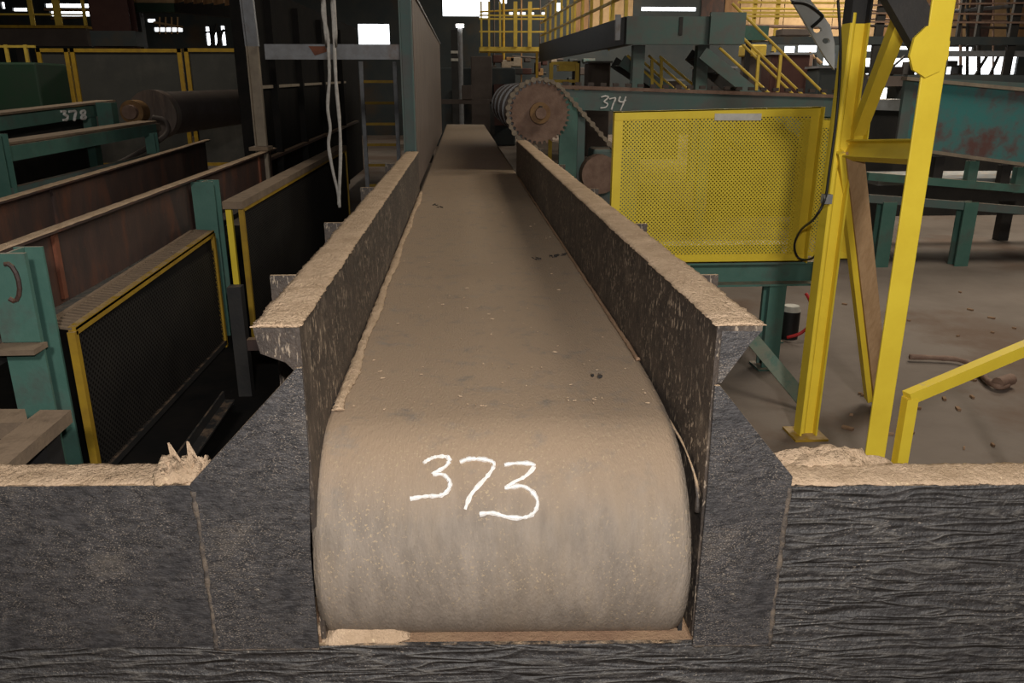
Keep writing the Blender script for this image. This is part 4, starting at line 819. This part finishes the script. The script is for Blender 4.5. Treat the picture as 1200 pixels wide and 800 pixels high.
for i, (x0, x1, yt, yd, mm) in enumerate(((905, 950, 64, 20, 'maroon'), (960, 988, 80, 19.0, 'wallsteel'), (760, 800, 95, 19, 'greybrown'), (690, 716, 74, 20, 'greybrown'), (820, 862, 80, 21, 'dark'))):
    p = oY(x0, yt, yd); q = oY(x1, yt, yd); lab = ['maroon cabinet below the far right windows', 'dark blue cabinet right of the maroon one', 'low brown cabinet seen under the stairs', 'grey brown cabinet below the catwalk girder', 'dark tall cabinet between the two stairs'][i]
    k = thing('machine_cabinet', lab, 'cabinet', (p.x, yd, 0), 'machine cabinets below the catwalk'); MB().box(p.x, q.x, yd, yd + .7, 0, p.z).build('body', mm, k, bevel=.03); w_ = q.x - p.x
    MB().box(p.x + w_ * .12, q.x - w_ * .12, yd - .02, yd, p.z * .45, p.z * .93).build('door', mm, k); MB().box(p.x - .04, q.x + .04, yd - .04, yd + .74, p.z, p.z + .05).build('lid', 'galv', k)

# ================================================================== PIPEWORK and clutter in the distance
def pipework(name, label, yb, items, boxes=()):
    t = thing(name, label, 'pipework', (oY(items[0][0], items[0][1], yb).x, yb, 0))
    for (x0, y0, x1, y1, r, m) in items:
        MB().cyl(oY(x0, y0, yb), oY(x1, y1, yb), r, 8).build('pipe', m, t, smooth=True)
    for (x0, y0, x1, y1, m) in boxes:
        p = oY(x0, y0, yb); q = oY(x1, y1, yb); MB().box(p.x, q.x, yb - .1, yb + .35, q.z, p.z).build('fitting', m, t, bevel=.02)
rd = random.Random(23)
it = [(x, 200, x + rd.uniform(-2, 2), -30, rd.choice([.03, .05, .06]), rd.choice(['rust', 'dark', 'greybrown'])) for x in (1012, 1046, 1126, 1133, 1148, 1163, 1180)]
it += [(1143, 88, 1160, 60, .05, 'dark'), (1160, 88, 1172, 62, .05, 'dark'), (1005, 12, 1200, 18, .03, 'rust'), (1005, 22, 1200, 25, .03, 'rust'), (1005, 30, 1200, 33, .04, 'greybrown'), (1110, 14, 1200, 6, .06, 'galv'), (1040, 84, 1060, 66, .04, 'dark')]
pipework('pipe_rack', 'thin brown and dark pipes crossing the daylight windows at upper right', 26.0, it, [(1109, 71, 1120, 78, 'dark'), (1122, 76, 1125, 87, 'dark'), (1064, 72, 1070, 88, 'dark'), (1003, 78, 1020, 86, 'dark'), (1036, 78, 1056, 87, 'greybrown')])
it = [(x, 140, x, -30, rd.choice([.03, .05]), rd.choice(['siding', 'oldyellow', 'greybrown'])) for x in (579, 590, 611, 633, 645)]
it += [(562, 14, 640, 10, .03, 'oldyellow'), (600, 66, 660, 70, .04, 'greybrown'), (575, 84, 640, 86, .04, 'dark')]
bx = []
for k in range(16):
    x0 = rd.uniform(566, 690); y0 = rd.uniform(64, 92); bx.append((x0, y0, x0 + rd.uniform(5, 14), y0 + rd.uniform(4, 14), rd.choice(['maroon', 'greybrown', 'dark', 'tealdull', 'ochre', 'wallsteel', 'postmat'])))
pipework('far_pipework', 'tangle of thin pipes and small fittings under the distant yellow platform', 28.7, it, bx)
it = [(246, 60, 254, 28, .04, 'dark'), (252, 60, 262, 34, .04, 'dark'), (240, 38, 266, 36, .03, 'dark'), (281, 60, 282, 28, .03, 'dark'), (60, 22, 100, 20, .04, 'siding'), (52, 11, 108, 12, .05, 'siding2'), (180, 26, 214, 32, .04, 'siding2')]
it += [(x, 40, x, 20, .03, 'siding2') for x in (187, 194, 201, 208)]
pipework('window_bracing', 'dark braces and thin bars before the left daylight windows', 29.94, it)
it = [(868, 30, 1000, 33, .04, 'rust'), (868, 10, 1000, 11, .03, 'yrail'), (905, 60, 905, 186, .05, 'dark'), (930, 64, 930, 186, .06, 'galv'), (948, 62, 962, 74, .05, 'siding2'), (955, 64, 955, 118, .05, 'dark')]
bx = [(868, 24, 876, 30, 'siding2'), (915, 34, 950, 42, 'greybrown'), (906, 66, 916, 92, 'maroon'), (934, 64, 950, 78, 'rust'), (958, 78, 982, 92, 'wallsteel'), (890, 78, 902, 96, 'greybrown'), (960, 92, 976, 102, 'siding2'), (918, 95, 926, 104, 'siding2')]
pipework('stairside_pipework', 'pipes and brown fittings beyond the right stair handrails', 21.5, it, bx)
